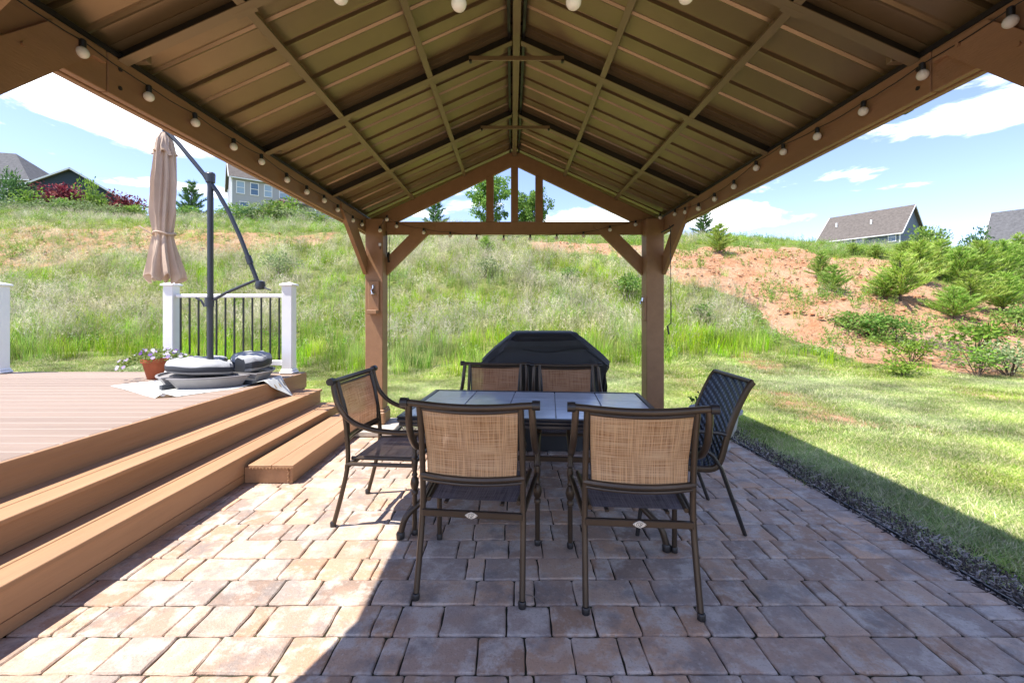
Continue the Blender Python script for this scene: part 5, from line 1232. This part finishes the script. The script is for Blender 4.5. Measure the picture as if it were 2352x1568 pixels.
# pines of the right slope: base pixel, height m
for i, (k, px, py, h, w, lb) in enumerate((
    ('pine1', 1652, 583, 1.75, 1.9, 'bright green pine sapling standing on the crest left of the bare clay'),
    ('pine3', 1885, 640, 1.25, 1.3, 'yellow green pine sapling alone in the middle of the clay'),
    ('pine2', 1915, 672, 1.15, 1.3, 'low green pine sapling just below the lone one on the clay'),
    ('pine2', 2068, 690, 1.9, 2.3, 'broad pine sapling at the right end of the clay bank'),
    ('pine1', 2030, 688, 1.0, 1.5, 'small dark pine sapling touching the left side of the broad one'),
    ('pine1', 2112, 652, 2.0, 2.2, 'bushy pine sapling right of the bare clay, below the tan roofed house'),
    ('pine2', 2160, 640, 1.9, 2.5, 'wide pine sapling behind the bushy one on the right slope'),
    ('pine4', 2205, 655, 2.2, 2.3, 'full pine sapling in the middle of the right thicket'),
    ('pine1', 2255, 650, 2.0, 2.2, 'pine sapling below the gap between the two right houses'),
    ('pine2', 2300, 640, 1.9, 2.3, 'pine sapling below the left end of the far right roof'),
    ('pine3', 2340, 632, 2.1, 2.2, 'pine sapling at the right edge below the far right roof'),
    ('pine2', 2230, 712, 1.5, 1.9, 'low pine sapling in front of the right thicket'),
    ('pine1', 2305, 716, 1.5, 1.9, 'spreading pine sapling low at the right edge'),
    ('pine2', 2190, 735, 1.2, 1.6, 'small pine sapling lowest of the right thicket'),
    ('pine3', 2352, 700, 1.5, 1.7, 'pine sapling cut by the right edge of the photo'),
    ('pine1', 2085, 600, 1.1, 2.0, 'pine sapling on the crest below the tan roofed house corner'),
    ('pine3', 1960, 585, .7, 1.3, 'small pine sapling on the crest under the long tan roof'),
    ('pine3', 2010, 592, .7, 1.4, 'pine sapling on the crest below the window of the tan roofed house'),
    ('pine1', 1115, 590, 1.1, 1.2, 'small pine sapling on the hill seen under the tie beam, left of centre'),
    ('pine4', 1177, 560, .8, 1.1, 'tiny round pine on the hill crest below the king post'))):
    plant(k, px, py, h, w, 'pine_sapling', lb, 'pine sapling', 'pine saplings on the hillside')
for i, (k, px, py, h, w, lb) in enumerate((
    ('green', 1990, 775, .85, 1.3, 'green bramble bush right of the meadow on the clay'),
    ('green2', 2060, 790, .8, 1.2, 'green bramble bush beside dead twigs on the clay'),
    ('green', 1940, 755, .65, 1.1, 'low green bramble on the clay nearest the tall grass'),
    ('lime', 2240, 815, 1.0, 1.2, 'bright leafy green shrub above the pale brush pile'),
    ('lime', 2090, 838, .7, .7, 'yellow green seedling tree at the foot of the clay'),
    ('lime', 2075, 868, .45, .7, 'low yellow green shrub at the edge of the lawn'),
    ('limetall', 2245, 868, .6, .8, 'yellow green shrub right of the others near the lawn'),
    ('sage', 2320, 866, .9, 1.0, 'greyish green shrub low at the right edge near the lawn'),
    ('green2', 2330, 770, .9, 1.1, 'green shrub at the right edge above the pale shrub'),
    ('sage', 640, 640, 1.2, 1.3, 'dark weedy shrub on the slope right of the umbrella arm'),
    ('sage', 1120, 640, 1.0, 1.2, 'low grey green shrub on the slope left of centre'),
    ('green', 1300, 655, .9, 1.2, 'low green shrub on the slope right of the king post'),
    ('green2', 1440, 690, 1.0, 1.1, 'low green shrub on the slope left of the right post'),
    ('green', 1620, 745, .8, .9, 'small green plant on the clay right of the right post'))):
    plant(k, px, py, h, w, 'hillside_shrub', lb, 'shrub', 'shrubs on the hillside')
# hedge along the crest at the left
HED = (('dark', 20, 34.0, 6.2, 2.8, 'large dark green shrub at the far left edge of the hill'), ('limetall', 75, 33.0, 2.6, 2.2, 'bright yellow green shrub left of the maroon bush'),
       ('green', 130, 33.0, 2.9, 2.6, 'green shrub in front of the left maroon bush'), ('maroon', 120, 35.5, 4.9, 3.6, 'maroon leaved bush in front of the dark gable house'), ('maroon', 165, 36.0, 4.6, 3.4, 'second maroon bush, nearer the middle of the dark gable'),
       ('limetall', 206, 34.0, 4.0, 1.7, 'tall light green shrub between the maroon bushes'), ('green2', 232, 34.5, 3.1, 2.4, 'green shrub right of the tall light green one'), ('maroon', 280, 35.0, 3.6, 3.2, 'maroon bush at the right end of the dark gable house'),
       ('sage', 180, 32.5, 2.1, 2.6, 'grey green shrub low in the left hedge'), ('sage', 260, 32.5, 1.9, 2.6, 'grey green shrub at the right of the left hedge'), ('green', 315, 33.0, 2.0, 2.4, 'green shrub just left of the closed umbrella'),
       ('sage', 40, 32.5, 2.0, 2.8, 'grey green shrub low at the far left'), ('green2', 425, 33.0, 1.8, 2.2, 'green shrub between the umbrella canopy and its pole'), ('sage', 110, 32.3, 1.8, 2.4, 'grey green shrub below the left maroon bush'),
       ('green', 500, 33.0, 1.9, 2.4, 'green shrub just right of the umbrella pole'), ('green', 560, 32.5, 2.5, 2.9, 'rounded green shrub below the grey two storey house'), ('sage', 600, 31.8, 2.5, 3.0, 'greyish shrub mass below the house windows'),
       ('dark', 585, 32.2, 1.6, 2.6, 'dark leafy shrub low below the house windows'), ('green2', 640, 32.2, 2.6, 3.0, 'green shrub below the porch roof'), ('maroon', 645, 34.5, 3.6, 2.0, 'small purplish bush in front of the porch'),
       ('limetall', 675, 34.0, 3.4, 1.9, 'bright green shrub beside the small purplish bush'), ('sage', 690, 32.0, 2.3, 2.9, 'greyish shrub under the beam right of the porch'), ('green', 740, 32.0, 1.7, 2.8, 'last green shrub of the hedge under the beam'))
for k, px, Y, h, w, lb in HED: plant(k, px, 0, h * .74, w * .95, 'hedge_shrub', lb, 'shrub', 'shrubs along the hill crest at the left', Y=Y)
plant('spruce', 440, 0, 3.3, 3.2, 'spruce_tree', 'small blue green spruce left of the umbrella pole', 'tree', Y=36); plant('spruce', 1000, 0, 2.4, 2.6, 'spruce_tree', 'small spruce seen through the left side of the gable', 'tree', Y=33)
plant('spruce', 1617, 0, 2.4, 2.7, 'spruce_tree', 'dark young spruce on the crest right of the right post', 'tree', Y=34); plant('green', 2115, 0, 3.6, 3.0, 'round_shrub', 'grey green round shrub beside the gable of the tan roofed house', 'shrub', Y=38)
plant('sage', 2145, 0, 3.0, 2.6, 'round_shrub', 'sage shrub right of the round shrub near the tan roofed house', 'shrub', Y=38); plant('dark', 2255, 0, 4.6, 3.0, 'round_shrub', 'dark tree top beside the far right roof', 'shrub', Y=48)
def leafy_tree(px, Y, top, wid, lb, seed):
    random.seed(seed); X = (px - 1176) / 1000 * Y; z = tz(X, Y); hh = top - z; t = thing('leafy_tree', (X, Y, z), lb, 'tree', 'young leafy trees behind the gable')
    b = MB(); bl = MB(); b.tube([(X, Y, z - .2), (X + .05, Y, z + hh * .4), (X, Y, z + hh * .93)], [.11, .07, .015], 8)
    for i in range(46):
        f = random.uniform(.15, .97); a = random.uniform(0, 6.28); L = wid * (1 - abs(f - .5) * 1.1) * random.uniform(.5, 1.1); p0 = Vector((X, Y, z + hh * f * .93)); d = Vector((math.cos(a), math.sin(a), .6)).normalized(); p1 = p0 + d * L; b.tube([p0, p1], [.025, .008], 5)
        for k in range(4):
            q = p0 + d * L * random.uniform(.3, 1.05) + rv(.1); r = random.uniform(.16, .34)
            for j in range(42): g = random.choice(((.14, .30, .05), (.09, .22, .04), (.20, .38, .07), (.27, .44, .10))); bl.col = g; e = rv().normalized(); leafpatch(bl, q + e * r * random.random() ** .4, e + rv(.6), random.uniform(.12, .2), .12)
    b.build('trunk', 'trunk_bark', t); bl.build('crown', 'leaf', t, col=True)
leafy_tree(1125, 34, 12.0, 2.4, 'taller leafy tree behind the left and centre king posts', 5)
leafy_tree(1222, 35, 10.9, 2.1, 'shorter leafy tree behind the right king post', 6)
# pale brush piles of dead twigs on the clay
random.seed(9)
for (px, py, w, lb) in ((2160, 800, .9, 'pale dead brush pile left of the bright green shrub'), (2270, 845, 1.2, 'pale grey brush pile below the bright green shrub'), (1700, 705, .6, 'small tangle of dead twigs on the clay')):
    X, Y = hit(px, py); b = MB()
    for i in range(130):
        p = Vector((X + random.gauss(0, w * .4), Y + random.gauss(0, w * .35), 0)); p.z = tz(p.x, p.y) + random.uniform(0, .16); d = Vector((random.gauss(0, 1), random.gauss(0, 1), random.gauss(.05, .3))).normalized(); L = random.uniform(.15, .5); b.tube([p, p + d * L * .5 + rv(.02), p + d * L], [.006, .005, .002], 4)
    tag(b.build('brush_pile', 'dead_wood', origin=(X, Y, tz(X, Y))), lb, 'brush pile', 'dead brush piles on the slope')
# wood twig lying on the patio
b = MB(); b.tube([(.03, 2.08, .006), (.10, 2.05, .009), (.15, 2.0, .006)], [.003, .003, .002], 5); tag(b.build('twig', 'dead_wood', origin=(.08, 2.04, 0)), 'small dry twig lying on the pavers between the near chairs', 'twig')
